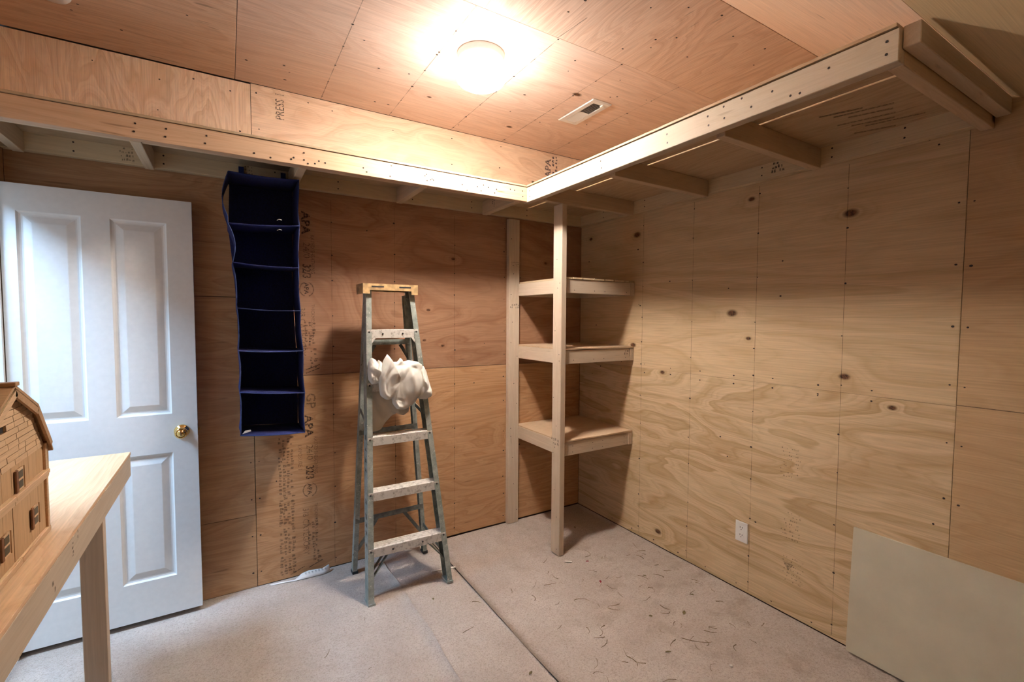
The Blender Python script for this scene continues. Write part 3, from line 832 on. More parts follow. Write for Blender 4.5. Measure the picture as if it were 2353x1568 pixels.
scribble(2, (-2.8035, -1.45, TZ - .085), (0, 1, 0), (0, 0, 1), .03, .02, .016, M_ink_soft, bench, .8)
scribble(1, (-2.8035, -1.22, TZ - .06), (0, 0, 1), (0, -1, 0), .04, .02, .014, M_ink_soft, bench, .8)
scribble(1, (-2.8035, -1.27, TZ - .08), (0, 0, 1), (0, -1, 0), .05, .02, .012, M_ink_soft, bench, .8)

# ---------------------------------------------------------------- toy barn on the bench
BX = -2.862; YR = -1.448; BZ = TZ + .001
barn = empty('toy_barn', (-3.0, YR, BZ), 'wooden model barn with gambrel roof and shingled gable on the workbench', 'toy barn')
M_bw = ply('barn_board', 'z', 'y', (0.58, 0.38, 0.21), (0.44, 0.27, 0.135), K=10.0, su=3.0, sv=30.0, amt=0.5, seed=71.0)
M_bt = ply('barn_trim', 'y', 'z', (0.66, 0.46, 0.28), (0.50, 0.32, 0.17), K=10.0, su=3.0, sv=30.0, amt=0.5, seed=72.0)
M_bd = plain('barn_shutter', (0.20, 0.09, 0.04), 0.6, var=0.2, scale=60)
M_pane = plain('barn_window_dark', (0.10, 0.085, 0.05), 0.4, var=0.2)
M_br = ply('barn_roof', 'x', 'y', (0.46, 0.29, 0.16), (0.32, 0.18, 0.09), K=10.0, su=3.0, sv=20.0, amt=0.6, seed=73.0)
BX0 = XL + .06
HW = .218                                   # half width of the gable wall
E1 = (HW - .005, 1.196); E2 = (.137, 1.300); E3 = (0.0, 1.366)
# body walls (gable end as polygon, slightly recessed behind siding)
poly = [(YR - HW, BZ), (YR + HW, BZ), (YR + HW, E1[1]), (YR + E2[0], E2[1] - .006), (YR, E3[1] - .008), (YR - E2[0], E2[1] - .006), (YR - HW, E1[1])]
prism('gable_wall', poly, 'x', BX0, BX - .006, M_bw, barn)
# vertical boards of the two storeys
def vboards(z0, z1, n):
    wv = 2 * HW / n
    for k in range(n):
        y0 = YR - HW + k * wv
        box('wall_board', (BX - .0058, y0 + .0007, z0), (BX - .002 + random.uniform(-.0005, .0008), y0 + wv - .0007, z1), M_bw, barn)
vboards(BZ + .014, 1.098, 8)
vboards(1.118, 1.186, 8)
box('base_trim', (BX - .004, YR - HW - .004, BZ), (BX + .006, YR + .02, BZ + .014), M_bt, barn, .001)
box('base_trim', (BX - .004, YR + .023, BZ), (BX + .006, YR + HW + .004, BZ + .014), M_bt, barn, .001)
for z0 in (1.098, 1.109):
    box('belt_trim', (BX - .004, YR - HW - .003, z0), (BX + .006 + (.003 if z0 > 1.1 else 0), YR - .01, z0 + .0105), M_bt, barn, .0008)
    box('belt_trim', (BX - .004, YR - .008, z0), (BX + .006 + (.003 if z0 > 1.1 else 0), YR + HW + .003, z0 + .0105), M_bt, barn, .0008)
for s in (-1, 1):
    ya = YR + s * (HW - .006)
    box('corner_post', (BX - .006, min(ya, ya + s * .012), BZ + .012), (BX + .004, max(ya, ya + s * .012), 1.19), M_bt, barn, .001)
# shingles of the gable
z = 1.184; rw = 0
rnd = random.Random(3)
def half_at(zz):
    if zz < E2[1]: t = (zz - E1[1]) / (E2[1] - E1[1]); return HW + .0 + (E2[0] - HW) * max(0, t)
    t = (zz - E2[1]) / (E3[1] - E2[1]); return E2[0] * (1 - t)
while z < 1.352:
    rh = .0145
    hw = half_at(z + rh) - .004
    y = YR - hw
    while y < YR + hw - .004:
        wv = rnd.uniform(.035, .075); y1 = min(YR + hw, y + wv)
        skip = (abs((y + y1) / 2 - (YR - .027)) < .04 and 1.268 < z + rh / 2 < 1.284)
       
        xo = BX + rnd.uniform(-.0003, .0007) - .0006
        if not (skip and y < YR - .005 < y1 + .03 and y1 < YR + .02):
            vv = boxv((BX - .006, y + .0010, z + .0007), (xo, y1 - .0010, z + rh - .0009))
            vv = [(vx + (.0008 if (vz < z + .002 and vx > BX - .004) else 0), vy, vz) for vx, vy, vz in vv]
            mobj('shingle', vv, BOXF, M_bt, barn, (BX, y, z))
        y = y1
    z += rh; rw += 1
box('attic_opening', (BX - .0075, YR - .052, 1.268), (BX - .0055, YR - .018, 1.284), M_slot, barn)
# windows with dark open shutters
def window(yc, zc_, hw_=.019, hh=.026):
    f = box('window_frame', (BX - .002, yc - hw_, zc_ - hh), (BX + .002, yc + hw_, zc_ + hh), M_bt, barn, .0006)
    for j in range(2):
        box('pane', (BX + .0019, yc - hw_ + .006, zc_ - hh + .006 + j * (hh - .003)), (BX + .0027, yc + hw_ - .006, zc_ - .003 + j * (hh - .003)), M_pane, f)
    box('shutter', (BX + .0005, yc - hw_ - .013, zc_ - hh), (BX + .0045, yc - hw_ - .001, zc_ + hh), M_bd, barn, .0006)
    box('shutter', (BX + .0005, yc + hw_ + .001, zc_ - hh), (BX + .004, yc + hw_ + .004, zc_ + hh), M_bw, barn, .0006)
window(-1.318, 1.026); window(-1.50, 1.026); window(-1.405, 1.146)
# roof: gambrel panels with overhang, ridge cap, rake boards
def roofpan(p0, p1, th=.007, x1=BX + .012, nm='roof_panel', mat=None, lift=0.0):
    (ya, za), (yb, zb) = p0, p1
    d = Vector((0, yb - ya, zb - za)).normalized(); n = Vector((0, -d.z, d.y))
    if n.z < 0: n = -n
    q = [(ya, za), (yb, zb), (yb + n.y * th, zb + n.z * th), (ya + n.y * th, za + n.z * th)]
    q = [(a + n.y * lift, b_ + n.z * lift) for a, b_ in q]
    return prism(nm, q, 'x', BX0 - .02, x1, mat or M_br, barn, 0.0)
for s in (-1, 1):
    roofpan((YR, E3[1]), (YR + s * (E2[0] + .004), E2[1]))
    roofpan((YR + s * (E2[0] + .002), E2[1] + .002), (YR + s * (HW + .016), E1[1] - .012))
    roofpan((YR + s * (HW + .004), E1[1] - .006), (YR + s * (HW + .02), E1[1] - .032), .005)
    # rake boards on the gable edge
    for p0, p1, wd in (((YR, E3[1] - .004), (YR + s * E2[0], E2[1] - .003), .016), ((YR + s * E2[0], E2[1] - .002), (YR + s * (HW + .012), E1[1] - .008), .012)):
        ya, za = p0; yb, zb = p1
        d = Vector((0, yb - ya, zb - za)).normalized(); n = Vector((0, -d.z, d.y))
        if n.z > 0: n = -n
        q = [(ya, za), (yb, zb), (yb + n.y * wd, zb + n.z * wd), (ya + n.y * wd, za + n.z * wd)]
        if s < 0: prism('rake_board', q, 'x', BX + .002, BX + .014, M_bt, barn)
        else: prism('rake_board', q, 'x', BX + .008, BX + .014, M_br, barn)
box('ridge_cap', (BX0 - .02, YR - .012, E3[1] + .004), (BX + .016, YR + .012, E3[1] + .013), M_br, barn, .001)
prism('eave_post', [(YR + HW + .006, 1.10), (YR + HW + .014, 1.10), (YR + HW + .016, 1.185), (YR + HW + .006, 1.185)], 'x', BX - .02, BX + .004, M_br, barn)

# ---------------------------------------------------------------- step ladder
M_lad, nt, b = newmat('ladder_painted_metal')
tc = nd(nt, 'ShaderNodeTexCoord'); P = tc.outputs['Object']
n1 = nd(nt, 'ShaderNodeTexNoise', {'Vector': P, 'Scale': 18.0, 'Detail': 5.0, 'Roughness': 0.7}).outputs[0]
n2 = nd(nt, 'ShaderNodeTexNoise', {'Vector': P, 'Scale': 55.0, 'Detail': 4.0, 'Roughness': 0.7}).outputs[0]
c = mix(nt, ramp(nt, n1, [(0.38, 0), (0.62, 1)]), (0.20, 0.235, 0.205), (0.36, 0.38, 0.345))
c = mix(nt, ramp(nt, n2, [(0.62, 0), (0.66, 0.85)]), c, (0.62, 0.60, 0.55))
c = mix(nt, ramp(nt, n2, [(0.30, 0.8), (0.34, 0)]), c, (0.10, 0.10, 0.09))
nt.links.new(c, b.inputs['Base Color']); b.inputs['Roughness'].default_value = 0.5
M_step, nt, b = newmat('ladder_worn_step')
tc = nd(nt, 'ShaderNodeTexCoord'); P = tc.outputs['Object']
n2 = nd(nt, 'ShaderNodeTexNoise', {'Vector': P, 'Scale': 40.0, 'Detail': 5.0, 'Roughness': 0.75}).outputs[0]
c = mix(nt, ramp(nt, n2, [(0.36, 0), (0.5, 1)]), (0.33, 0.29, 0.25), (0.66, 0.62, 0.56))
c = mix(nt, ramp(nt, n2, [(0.28, 0.9), (0.32, 0)]), c, (0.10, 0.07, 0.05))
nt.links.new(c, b.inputs['Base Color']); b.inputs['Roughness'].default_value = 0.5
M_cap = plain('ladder_cap_tan', (0.46, 0.30, 0.14), 0.55, var=0.28, scale=35)
M_brace = plain('ladder_brace_dark', (0.13, 0.14, 0.125), 0.5, var=0.3, scale=40)
M_rubber = plain('rubber_black', (0.03, 0.03, 0.03), 0.8)
lad = empty('step_ladder', (-1.62, -.30, .008), 'paint-spattered grey-green metal step ladder with tan cap standing by the back wall', 'ladder')
FL0, FR0 = Vector((-1.838, -.478, .010)), Vector((-1.362, -.488, .006))
FL1, FR1 = Vector((-1.782, -.268, 1.690)), Vector((-1.510, -.268, 1.690))
def railp(bm, p0, p1, side, w=.030, d=.070, t=.004):
    # C channel: web on the outside, flanges turned inwards. side = direction pointing inwards
    sweep(bm, p0, p1, side, [(0, -d / 2), (w, -d / 2), (w, -d / 2 + t), (t, -d / 2 + t), (t, d / 2 - t), (w, d / 2 - t), (w, d / 2), (0, d / 2)])
inx = (1, 0, 0)
for p0, p1, sd2 in ((FL0, FL1, (1, 0, 0)), (FR0, FR1, (-1, 0, 0))):
    bm = bmesh.new(); railp(bm, p0, p1, sd2)
    rl = bmobj('front_rail', bm, M_lad, lad, p0)
    bm = bmesh.new(); bm_box(bm, (p0.x - .002 if sd2[0] > 0 else p0.x - .036, p0.y - .04, .0055), (p0.x + .036 if sd2[0] > 0 else p0.x + .002, p0.y + .04, .018))
    bmobj('foot', bm, M_lad, rl, (p0.x, p0.y, .006))
RL0, RR0 = Vector((-1.838, -.132, .012)), Vector((-1.366, -.112, .008))
RL1, RR1 = Vector((-1.772, -.215, 1.66)), Vector((-1.520, -.215, 1.66))
for p0, p1, sd2 in ((RL0, RL1, (1, 0, 0)), (RR0, RR1, (-1, 0, 0))):
    bm = bmesh.new(); railp(bm, p0, p1, sd2, .026, .038, .003)
    rl = bmobj('rear_leg', bm, M_lad, lad, p0)
    bm = bmesh.new(); bm_box(bm, (p0.x - .002 if sd2[0] > 0 else p0.x - .03, p0.y - .024, .007), (p0.x + .03 if sd2[0] > 0 else p0.x + .002, p0.y + .024, .022))
    bmobj('rubber_foot', bm, M_rubber, rl, (p0.x, p0.y, .007))
def at_z(p0, p1, z): t = (z - p0.z) / (p1.z - p0.z); return p0 + (p1 - p0) * t
def rivet_mesh():
    bm = bmesh.new(); lathe(bm, [(.0055, 0), (.0055, -.002), (.003, -.0035), (.0005, -.004)], (0, 0, 0), 'y', 10)
    bmesh.ops.recalc_face_normals(bm, faces=bm.faces)
    me = bpy.data.meshes.new('rivet'); bm.to_mesh(me); bm.free(); me.materials.append(M_slot); return me
RIV = rivet_mesh()
def rivet(p): 
    o = bpy.data.objects.new('rivet', RIV); link(o, lad, p)
for k in range(5):
    z = .292 * (k + 1)
    a = at_z(FL0, FL1, z); c_ = at_z(FR0, FR1, z)
    yf = (a.y + c_.y) / 2 - .0365
    dp = .078
    bm = bmesh.new()
    # ridged tread (profile in y-z swept along x)
    prof = [(0, -.046), (0, 0.0)]
    nr = 4
    for r in range(nr):
        y0 = dp * r / nr; y1 = dp * (r + 1) / nr
        prof += [(y0 + .003, .002), (y1 - .004, .002), (y1 - .003, -.001), (y1, -.001)]
    prof += [(dp, -.03), (dp - .003, -.03), (dp - .003, -.005), (.003, -.005), (.003, -.046)]
    A = [bm.verts.new((a.x + .0045, a.y - .0365 + y, z + h)) for y, h in prof]
    B = [bm.verts.new((c_.x - .0045, c_.y - .0365 + y, z + h)) for y, h in prof]
    n = len(prof)
    for i in range(n): bm.faces.new([A[i], A[(i + 1) % n], B[(i + 1) % n], B[i]])
    bm.faces.new(A); bm.faces.new(B[::-1])
    bmobj('step', bm, M_step, lad, (a.x, a.y, z))
    for p in (a + Vector((.015, -.0362, -.012)), c_ + Vector((-.015, -.0362, -.012))): rivet(p)
    if k in (0, 4):
        for t in (.3, .68): rivet(a.lerp(c_, t) + Vector((0, -.0372, -.022)))
# cap
cz = 1.716
bm = bmesh.new()
bm_box(bm, (-1.806, -.335, cz - .004), (-1.494, -.185, cz))
bm_box(bm, (-1.806, -.335, cz - .036), (-1.494, -.330, cz - .004))
bm_box(bm, (-1.806, -.190, cz - .036), (-1.494, -.185, cz - .004))
bm_box(bm, (-1.806, -.330, cz - .055), (-1.800, -.190, cz - .004))
bm_box(bm, (-1.500, -.330, cz - .055), (-1.494, -.190, cz - .004))
bm_box(bm, (-1.806, -.335, cz - .056), (-1.768, -.331, cz - .036))
bm_box(bm, (-1.532, -.335, cz - .056), (-1.494, -.331, cz - .036))
cap = bmobj('top_cap', bm, M_cap, lad, (-1.65, -.26, cz))
for x in (-1.725, -1.57):
    box('slot', (x - .034, -.3358, cz - .020), (x + .034, -.3348, cz - .012), M_slot, cap)
# braces
def brace(p0, p1, w=.022, h=.004, side=(0, 1, 0), mat=M_brace, nm='brace'):
    bm = bmesh.new(); bar(bm, p0, p1, w, h, side); bmobj(nm, bm, mat, lad, p0)
for s, p0, p1 in ((1, FL0, FL1), (-1, FR0, FR1)):
    a = at_z(p0, p1, .12); t = at_z(p0, p1, .255)
    for dy in (-.022, .022):
        brace((a.x + s * .008, a.y + dy, a.z), (t.x + s * .115, t.y + dy, t.z), .020, .004)
    a4 = at_z(p0, p1, 1.385); t4 = at_z(p0, p1, 1.415)
    brace((a4.x + s * .020, a4.y - .030, a4.z - .005), (t4.x + s * .05, t4.y - .030, t4.z + .008), .004, .012, mat=M_step)
for z in (.33, .86, 1.385):
    a = at_z(RL0, RL1, z); c_ = at_z(RR0, RR1, z)
    brace((a.x + .003, a.y - .018, z), (c_.x - .003, c_.y - .018, z), .004, .030, mat=M_brace if z < 1 else M_lad, nm='rear_brace')
for s, p0, p1 in ((1, RL0, RL1), (-1, RR0, RR1)):
    a = at_z(p0, p1, .12); t = at_z(p0, p1, .32)
    brace((a.x + s * .004, a.y - .016, a.z), (t.x + s * .13, t.y - .016, t.z), .004, .020)
    a = at_z(p0, p1, 1.25); t = at_z(p0, p1, 1.37)
    brace((a.x + s * .004, a.y - .016, a.z), (t.x + s * .07, t.y - .016, t.z), .004, .020)
# spreaders between front and rear
for (f0, f1, r0, r1, s) in ((FL0, FL1, RL0, RL1, 1), (FR0, FR1, RR0, RR1, -1)):
    a = at_z(f0, f1, .14); c_ = at_z(r0, r1, .30)
    if s < 0: brace((a.x - .004, a.y + .02, a.z), (c_.x - .004, c_.y, c_.z - .09), .004, .024, (1, 0, 0))
    a = at_z(f0, f1, .95); c_ = at_z(r0, r1, 1.0)
    brace((a.x + s * .006, a.y + .02, a.z), (c_.x + s * .006, c_.y, c_.z), .004, .022, (1, 0, 0))
for k, (z, h) in enumerate(((.86, .03), (.80, .02), (.74, .025), (.69, .02), (.52, .03), (.44, .035), (.40, .03), (.36, .025), (.30, .02))):
    a = at_z(FL0, FL1, z)
    mobj('side_lettering', [(a.x - .0006, a.y - .018, z), (a.x - .0006, a.y + .012, z + .004), (a.x - .0006, a.y + .010, z + h), (a.x - .0006, a.y - .014, z + h * .8)], [(0, 1, 2, 3)], M_ink, lad, a)

# ---------------------------------------------------------------- white cloth hung over the ladder
M_cloth = plain('cotton_white', (0.80, 0.77, 0.70), 0.9, var=0.03, scale=20, bump=0.04)
def lobe(bm, outline, yc, depth, seed, nlev=26, amp=.03, freq=16.0):
    """puffy crumpled fold: filled 2-D outline (x,z) bulging towards -y with creases; closed behind."""
    cx = sum(p[0] for p in outline) / len(outline); cz_ = sum(p[1] for p in outline) / len(outline)
    # resample the outline
    N = 72; pts = []
    L = [0.0]
    m = len(outline)
    for i in range(m):
        a, b_ = outline[i], outline[(i + 1) % m]
        L.append(L[-1] + math.hypot(b_[0] - a[0], b_[1] - a[1]))
    for k in range(N):
        s = L[-1] * k / N
        for i in range(m):
            if L[i] <= s < L[i + 1]:
                t = (s - L[i]) / (L[i + 1] - L[i]); a, b_ = outline[i], outline[(i + 1) % m]
                pts.append((a[0] + (b_[0] - a[0]) * t, a[1] + (b_[1] - a[1]) * t)); break
    rings = []
    for sidez in (1, -1):
        rr = []
        for lv in range(nlev + 1):
            f = math.cos(lv / nlev * math.pi / 2)
            bul = math.sin(lv / nlev * math.pi / 2) ** 0.7
            ring = []
            for (x, zz) in pts:
                px, pz = cx + (x - cx) * f, cz_ + (zz - cz_) * f
                q = Vector((px * freq * .55 + pz * freq * .35, pz * freq * .5 - px * freq * .2, seed))
                q = q + Vector((noise.noise(q * .8), noise.noise(q * .8 + Vector((9, 0, 0))), 0)) * .7
                vd = noise.voronoi(q * 1.15)[0]
                cr = min(1.0, (vd[1] - vd[0]) * 1.6)
                rid = 1 - abs(noise.noise(q * .7)) * 2.0
                fold = abs(math.fmod(abs(px * 15 + pz * 8 + 3.2 * noise.noise(q * .45)) + 8.0, 1.0) - .5) * 2
                dsp = amp * (cr * .42 + rid * .50 + fold * .10 - .48) * min(1.0, bul * 1.4)
                ring.append((px, yc - sidez * (depth * bul + dsp) if sidez > 0 else yc + depth * .5 * bul, pz))
            rr.append(ring)
        rings.append(rr)
    def add(rr, flip):
        vr = [[bm.verts.new(v) for v in ring] for ring in rr[:-1]]
        c0 = bm.verts.new(rr[-1][0])
        for i in range(len(vr) - 1):
            for k in range(N):
                bm.faces.new([vr[i][k], vr[i][(k + 1) % N], vr[i + 1][(k + 1) % N], vr[i + 1][k]])
        for k in range(N): bm.faces.new([vr[-1][k], vr[-1][(k + 1) % N], c0])
    add(rings[0], False); add(rings[1], True)
bm = bmesh.new()
lobe(bm, [(-1.795, 1.235), (-1.79, 1.29), (-1.775, 1.31), (-1.755, 1.30), (-1.742, 1.275), (-1.735, 1.295), (-1.722, 1.285), (-1.70, 1.20), (-1.725, 1.17), (-1.775, 1.165), (-1.792, 1.19)], -.375, .045, 2.0, 22, .028)
lobe(bm, [(-1.745, 1.20), (-1.735, 1.25), (-1.715, 1.30), (-1.697, 1.327), (-1.68, 1.305), (-1.675, 1.285), (-1.64, 1.284), (-1.622, 1.308), (-1.612, 1.283), (-1.575, 1.290), (-1.525, 1.280), (-1.498, 1.262), (-1.488, 1.20), (-1.492, 1.13), (-1.515, 1.085), (-1.555, 1.04), (-1.60, 1.015), (-1.645, 1.02), (-1.668, 1.05), (-1.672, 1.085), (-1.70, 1.075), (-1.735, 1.10), (-1.742, 1.14)], -.405, .055, 7.0, 30, .042)
lobe(bm, [(-1.51, 1.235), (-1.49, 1.255), (-1.472, 1.225), (-1.455, 1.16), (-1.442, 1.10), (-1.445, 1.075), (-1.475, 1.06), (-1.515, 1.065), (-1.52, 1.12), (-1.505, 1.17)], -.395, .05, 12.0, 24, .04, 20.0)
lobe(bm, [(-1.79, 1.14), (-1.74, 1.16), (-1.64, 1.14), (-1.56, 1.10), (-1.545, 1.03), (-1.552, .985), (-1.585, .965), (-1.62, .985), (-1.655, .97), (-1.69, .93), (-1.715, .895), (-1.76, .888), (-1.795, .91), (-1.80, .99)], -.325, .03, 17.0, 26, .03, 9.0)
cl = bmobj('white_cloth', bm, M_cloth, None, (-1.62, -.38, 1.18), True)
tag(cl, 'crumpled white cotton cloth draped over a rung of the step ladder', 'cloth')

# ---------------------------------------------------------------- blue hanging organizer
M_navy = plain('navy_fabric', (0.012, 0.020, 0.115), 0.9, var=0.25, scale=120, bump=0.1)
M_pipe = plain('blue_piping', (0.022, 0.042, 0.14), 0.8, var=0.15, scale=90)
org = empty('hanging_organizer', (-2.26, -.16, .93), 'navy blue fabric hanging organizer with six open compartments', 'organizer')
OL = [(-2.420, 2.222), (-2.428, 1.978), (-2.412, 1.792), (-2.398, 1.572), (-2.396, 1.362), (-2.394, 1.158), (-2.396, .944)]
ORr = [(-2.112, 2.228), (-2.114, 1.996), (-2.121, 1.782), (-2.115, 1.562), (-2.106, 1.354), (-2.102, 1.134), (-2.105, .924)]
yF, yB = -.30, -.046
def side_panel(cols_, bulge):
    vv, ff = [], []
    fine_ = []
    for i in range(len(cols_) - 1):
        for s in range(8):
            t = s / 8
            x = cols_[i][0] + (cols_[i + 1][0] - cols_[i][0]) * t; z = cols_[i][1] + (cols_[i + 1][1] - cols_[i][1]) * t
            fine_.append((x + bulge(i, t), z))
    fine_.append(cols_[-1])
    for j in range(6):
        yy = yF + (yB - yF) * j / 5
        for k, (x, z) in enumerate(fine_):
            vv.append((x + .004 * noise.noise((yy * 9, z * 9, 1)), yy, z))
    n = len(fine_)
    for j in range(5):
        for k in range(n - 1):
            a = j * n + k
            ff.append((a, a + 1, a + n + 1, a + n))
    return vv, ff, fine_
bl = lambda i, t: (-.024 * math.sin(min(1, t * 1.15) * math.pi) if i == 0 else (.020 * math.sin(t * math.pi) if i == 1 else .006 * math.sin(t * math.pi)))
brr = lambda i, t: -.004 * math.sin(t * math.pi)
def solid(o, th=.0025):
    md = o.modifiers.new('thickness', 'SOLIDIFY'); md.thickness = th; md.offset = 0
vL, fL, lineL = side_panel(OL, bl); vR, fR, lineR = side_panel(ORr, brr)
solid(mobj('side_panel', vL, fL, M_navy, org, (-2.40, yF, .94), True))
solid(mobj('side_panel', vR, fR, M_navy, org, (-2.11, yF, .94), True))
solid(mobj('back_panel', [(OL[i][0] + .004, yB, OL[i][1]) for i in range(7)] + [(ORr[i][0] - .004, yB, ORr[i][1]) for i in range(7)], [(i, i + 1, i + 8, i + 7) for i in range(6)], M_navy, org, (-2.26, yB, .94)))
for i in range(7):
    vv, ff = [], []
    for j in range(6):
        yy = yF + (yB - yF) * j / 5
        for k in range(13):
            t = k / 12
            x = OL[i][0] + (ORr[i][0] - OL[i][0]) * t; z = OL[i][1] + (ORr[i][1] - OL[i][1]) * t
            vv.append((x, yy, z - .006 * math.sin(t * math.pi) * (1 - j / 9) + .0))
    for j in range(5):
        for k in range(12):
            a = j * 13 + k; ff.append((a, a + 1, a + 14, a + 13))
    solid(mobj('shelf', vv, ff, M_navy, org, (OL[i][0], yF, OL[i][1]), True), .003)
    bm = bmesh.new(); tube(bm, [(v[0], v[1] - .0015, v[2]) for v in vv[:13]], .0022, 6)
    bmobj('edge_piping', bm, M_pipe if i > 2 else M_navy, org, (OL[i][0], yF, OL[i][1]), True)
for line in (lineL, lineR):
    bm = bmesh.new(); tube(bm, [(x + .004 * noise.noise((yF * 9, z * 9, 1)), yF - .0015, z) for x, z in line], .0022, 6)
    bmobj('edge_piping', bm, M_pipe, org, (line[0][0], yF, line[0][1]), True)
mobj('sewn_tag', [(-2.388, yF - .004, .952), (-2.350, yF - .006, .962), (-2.352, yF - .007, .970), (-2.376, yF - .006, .968)], [(0, 1, 2, 3)], M_plastic, org, (-2.38, yF, .95))
for zz in (2.012, 1.962):
    bm = bmesh.new(); tube(bm, [(-2.217, yF - .004, zz), (-2.208, yF - .008, zz + .006), (-2.195, yF - .004, zz + .004)], .0014, 5)
    bmobj('wire_clip', bm, M_plastic, org, (-2.21, yF, zz))
# two loops that tie it to the loft joist
for x in (-2.36, -2.16):
    box('hanging_loop', (x - .012, -.052, 2.218), (x + .012, -.0445, 2.32), M_navy, org)

# ---------------------------------------------------------------- paper strip at the wall foot
M_paper = plain('paper_white', (0.80, 0.77, 0.74), 0.8, var=0.03)
vv, ff = [], []
path = [(-2.265, -.020, .010), (-2.20, -.030, .012), (-2.14, -.040, .010), (-2.10, -.028, .030), (-2.06, -.030, .040), (-1.99, -.036, .034), (-1.95, -.03, .045)]
wd = [.016, .012, .014, .030, .032, .028, .022]
for k, (x, y, z) in enumerate(path):
    for q in range(4):
        t = q / 3
        vv.append((x + .004 * t, y - wd[k] * t * .9, z - (z - .009) * t ** 1.5 + .003 * noise.noise((x * 30, t * 3, 0))))
for k in range(len(path) - 1):
    for q in range(3):
        a = k * 4 + q; ff.append((a, a + 4, a + 5, a + 1))
pp = mobj('paper_strip', vv, ff, M_paper, None, (-2.1, -.03, .01), True); solid(pp, .0008)
tag(pp, 'torn white printed paper strip lying at the foot of the back wall', 'paper')
for k in range(7):
    x = -2.085 + .018 * k
    mobj('print_mark', [(x, -.0445, .0375), (x + .009, -.0450, .038), (x + .008, -.0530, .029), (x + .001, -.0525, .0285)], [(0, 1, 2, 3)], M_ink_soft, pp, (x, -.045, .038))

# ---------------------------------------------------------------- litter on the carpet
M_stem = plain('dry_stem', (0.16, 0.105, 0.045), 0.8, var=0.3, scale=40)
M_leafy = plain('dry_leaf', (0.17, 0.13, 0.05), 0.8, var=0.3, scale=40)
M_red = plain('red_petal', (0.28, 0.018, 0.02), 0.7, var=0.2)
M_chip = plain('plaster_chip', (0.78, 0.74, 0.68), 0.8, var=0.05)
def stem(x, y, ln, ang, curl, r=.0013, seed=0, label=None):
    pts = []
    rnd2 = random.Random(seed)
    a = ang; px, py = x, y
    n = 7
    for k in range(n):
        pts.append((px, py, .0045 + .0025 * rnd2.random()))
        a += curl / n + rnd2.uniform(-.25, .25)
        px += math.cos(a) * ln / (n - 1); py += math.sin(a) * ln / (n - 1)
    bm = bmesh.new(); tube(bm, pts, [r * (1 - .5 * k / (n - 1)) for k in range(n)], 5)
    o = bmobj('plant_stem', bm, M_stem, None, pts[0], True)
    tag(o, label or 'dry brown plant stem scattered on the carpet before the right wall', 'stem', None, 'dry plant stems on the carpet')
    return o
rs = random.Random(11)
for k in range(74):
    x = rs.uniform(-1.15, -.12); y = rs.uniform(-1.75, -.72)
    if x > -.62 and y > -.62: continue
    stem(x, y, rs.uniform(.025, .075), rs.uniform(0, 6.28), rs.uniform(-2, 2), rs.uniform(.0010, .0021), k)
for (x, y, ln, a, cu, lb) in (
        (-.87, -1.02, .09, .3, -1.5, None), (-.62, -1.52, .14, -.8, .3, 'longest straight dry stem on the carpet, low in the picture'),
        (-1.5, -.95, .07, .4, .4, 'dry stem on the middle carpet strip between the two seams'), (-1.35, -.75, .05, .2, -1.6, 'short curved stem on the carpet right of the ladder foot'),
        (-1.95, -.95, .05, .5, 0.2, 'lone short stem on the carpet in front of the ladder, nearest the bottom edge'), (-2.1, -.78, .06, .6, .5, 'lone dry stem on the carpet between the door and the ladder'),
        (-1.9, -.62, .06, .2, 1.5, 'curled stem on the carpet just left of the front ladder foot'), (-.52, -.70, .12, -.5, 2.6, 'thin looped stem on the carpet beside the corner shelf post'),
        (-.79, -.62, .06, .1, .6, 'dry stem on the carpet left of the corner shelf post')):
    stem(x, y, ln, a, cu, .0017, int(ln * 1000), lb)
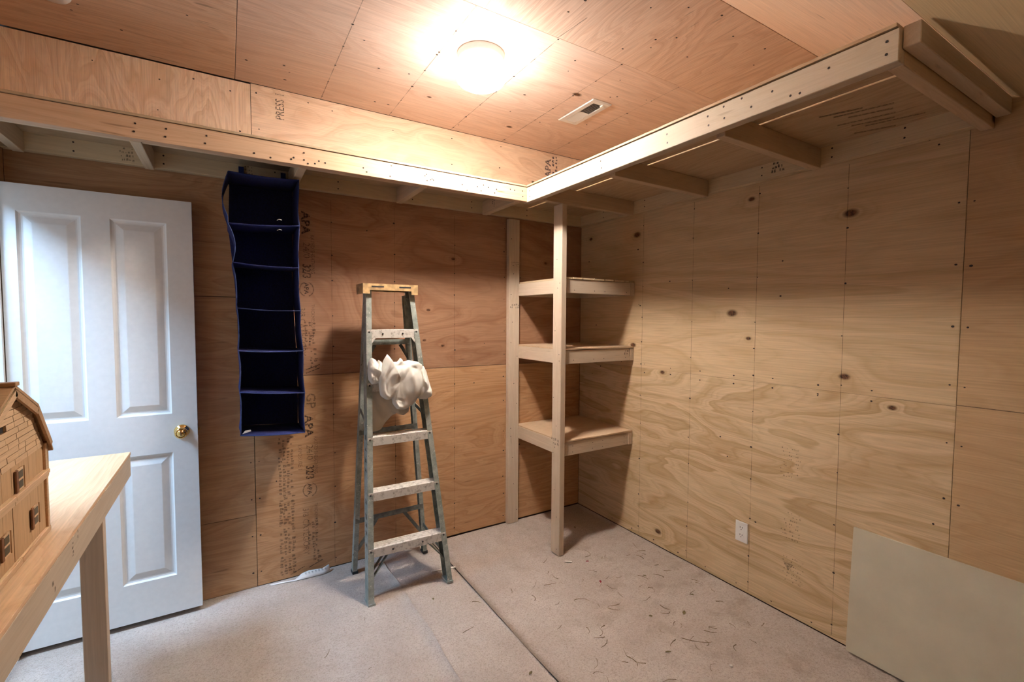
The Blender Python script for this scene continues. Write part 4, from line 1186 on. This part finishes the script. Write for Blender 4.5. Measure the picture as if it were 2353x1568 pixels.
def leaf(name, x, y, ln, wd_, ang, mat, label, cat, group=None, lift=.004):
    vv, ff = [], []
    ca, sa = math.cos(ang), math.sin(ang)
    n = 6
    for k in range(n + 1):
        t = k / n; hw_ = wd_ * math.sin(max(.06, min(.97, t)) * math.pi) ** .8
        for s in (-1, 0, 1):
            lx, ly = ln * (t - .5), hw_ * s
            vv.append((x + lx * ca - ly * sa, y + lx * sa + ly * ca, .004 + lift * (abs(s) * .8 + t * .5)))
    for k in range(n):
        for s in range(2):
            a = k * 3 + s; ff.append((a, a + 3, a + 4, a + 1))
    o = mobj(name, vv, ff, mat, None, (x, y, .004), True); solid(o, .0007)
    return tag(o, label, cat, None, group)
leaf('red_petal', -.628, -.962, .020, .007, 1.0, M_red, 'dark red petal on the carpet, the one farther from the corner shelves', 'petal')
leaf('red_petal', -.545, -.75, .018, .006, -.6, M_red, 'small red petal on the carpet close to the corner shelf post', 'petal')
LEAF_LB = {4: 'small brown leaf on the carpet left of the dark seam', 6: 'small brown leaf on the carpet under the lowest ladder step', 7: 'dark leaf on the shaded carpet under the corner shelves'}
for k, (x, y) in enumerate(((-.36, -1.05), (-.45, -1.40), (-.62, -1.33), (-.75, -1.55), (-1.36, -1.33), (-.28, -1.32), (-1.52, -.62), (-.31, -.34))):
    leaf('dry_leaf', x, y, rs.uniform(.018, .032), rs.uniform(.004, .008), rs.uniform(0, 6), M_leafy, LEAF_LB.get(k, 'small curled brown leaf among the stems on the carpet'), 'leaf', 'dry leaves on the carpet')
def chip(name, p0, p1, wd_, label):
    bm = bmesh.new(); bar(bm, p0, p1, wd_, .003, (0, 0, 1) if False else (0, 1, .0)); 
    for v in bm.verts: v.co += Vector((random.uniform(-.002, .002), random.uniform(-.002, .002), random.uniform(-.0004, .0006)))
    o = bmobj(name, bm, M_chip, None, p0)
    tag(o, label, 'chip')
chip('wood_chip', (-1.425, -.355, .006), (-1.28, -.385, .006), .010, 'long white splinter on the carpet behind the ladder foot')
chip('wood_chip', (-.665, -.672, .004), (-.628, -.700, .004), .010, 'short white splinter at the base of the corner shelf post')
for k, (x, y, r, lb) in enumerate(((-.58, -1.75, .008, 'small white crumb on the carpet near the bottom edge of the picture'),)):
    bm = bmesh.new(); bmesh.ops.create_icosphere(bm, subdivisions=2, radius=r)
    for v in bm.verts: v.co = Vector((v.co.x, v.co.y, v.co.z * .6)) * (1 + .25 * noise.noise(v.co * 200)) + Vector((x, y, .006))
    o = bmobj('white_crumb', bm, M_chip, None, (x, y, .006), True); tag(o, lb, 'crumb')
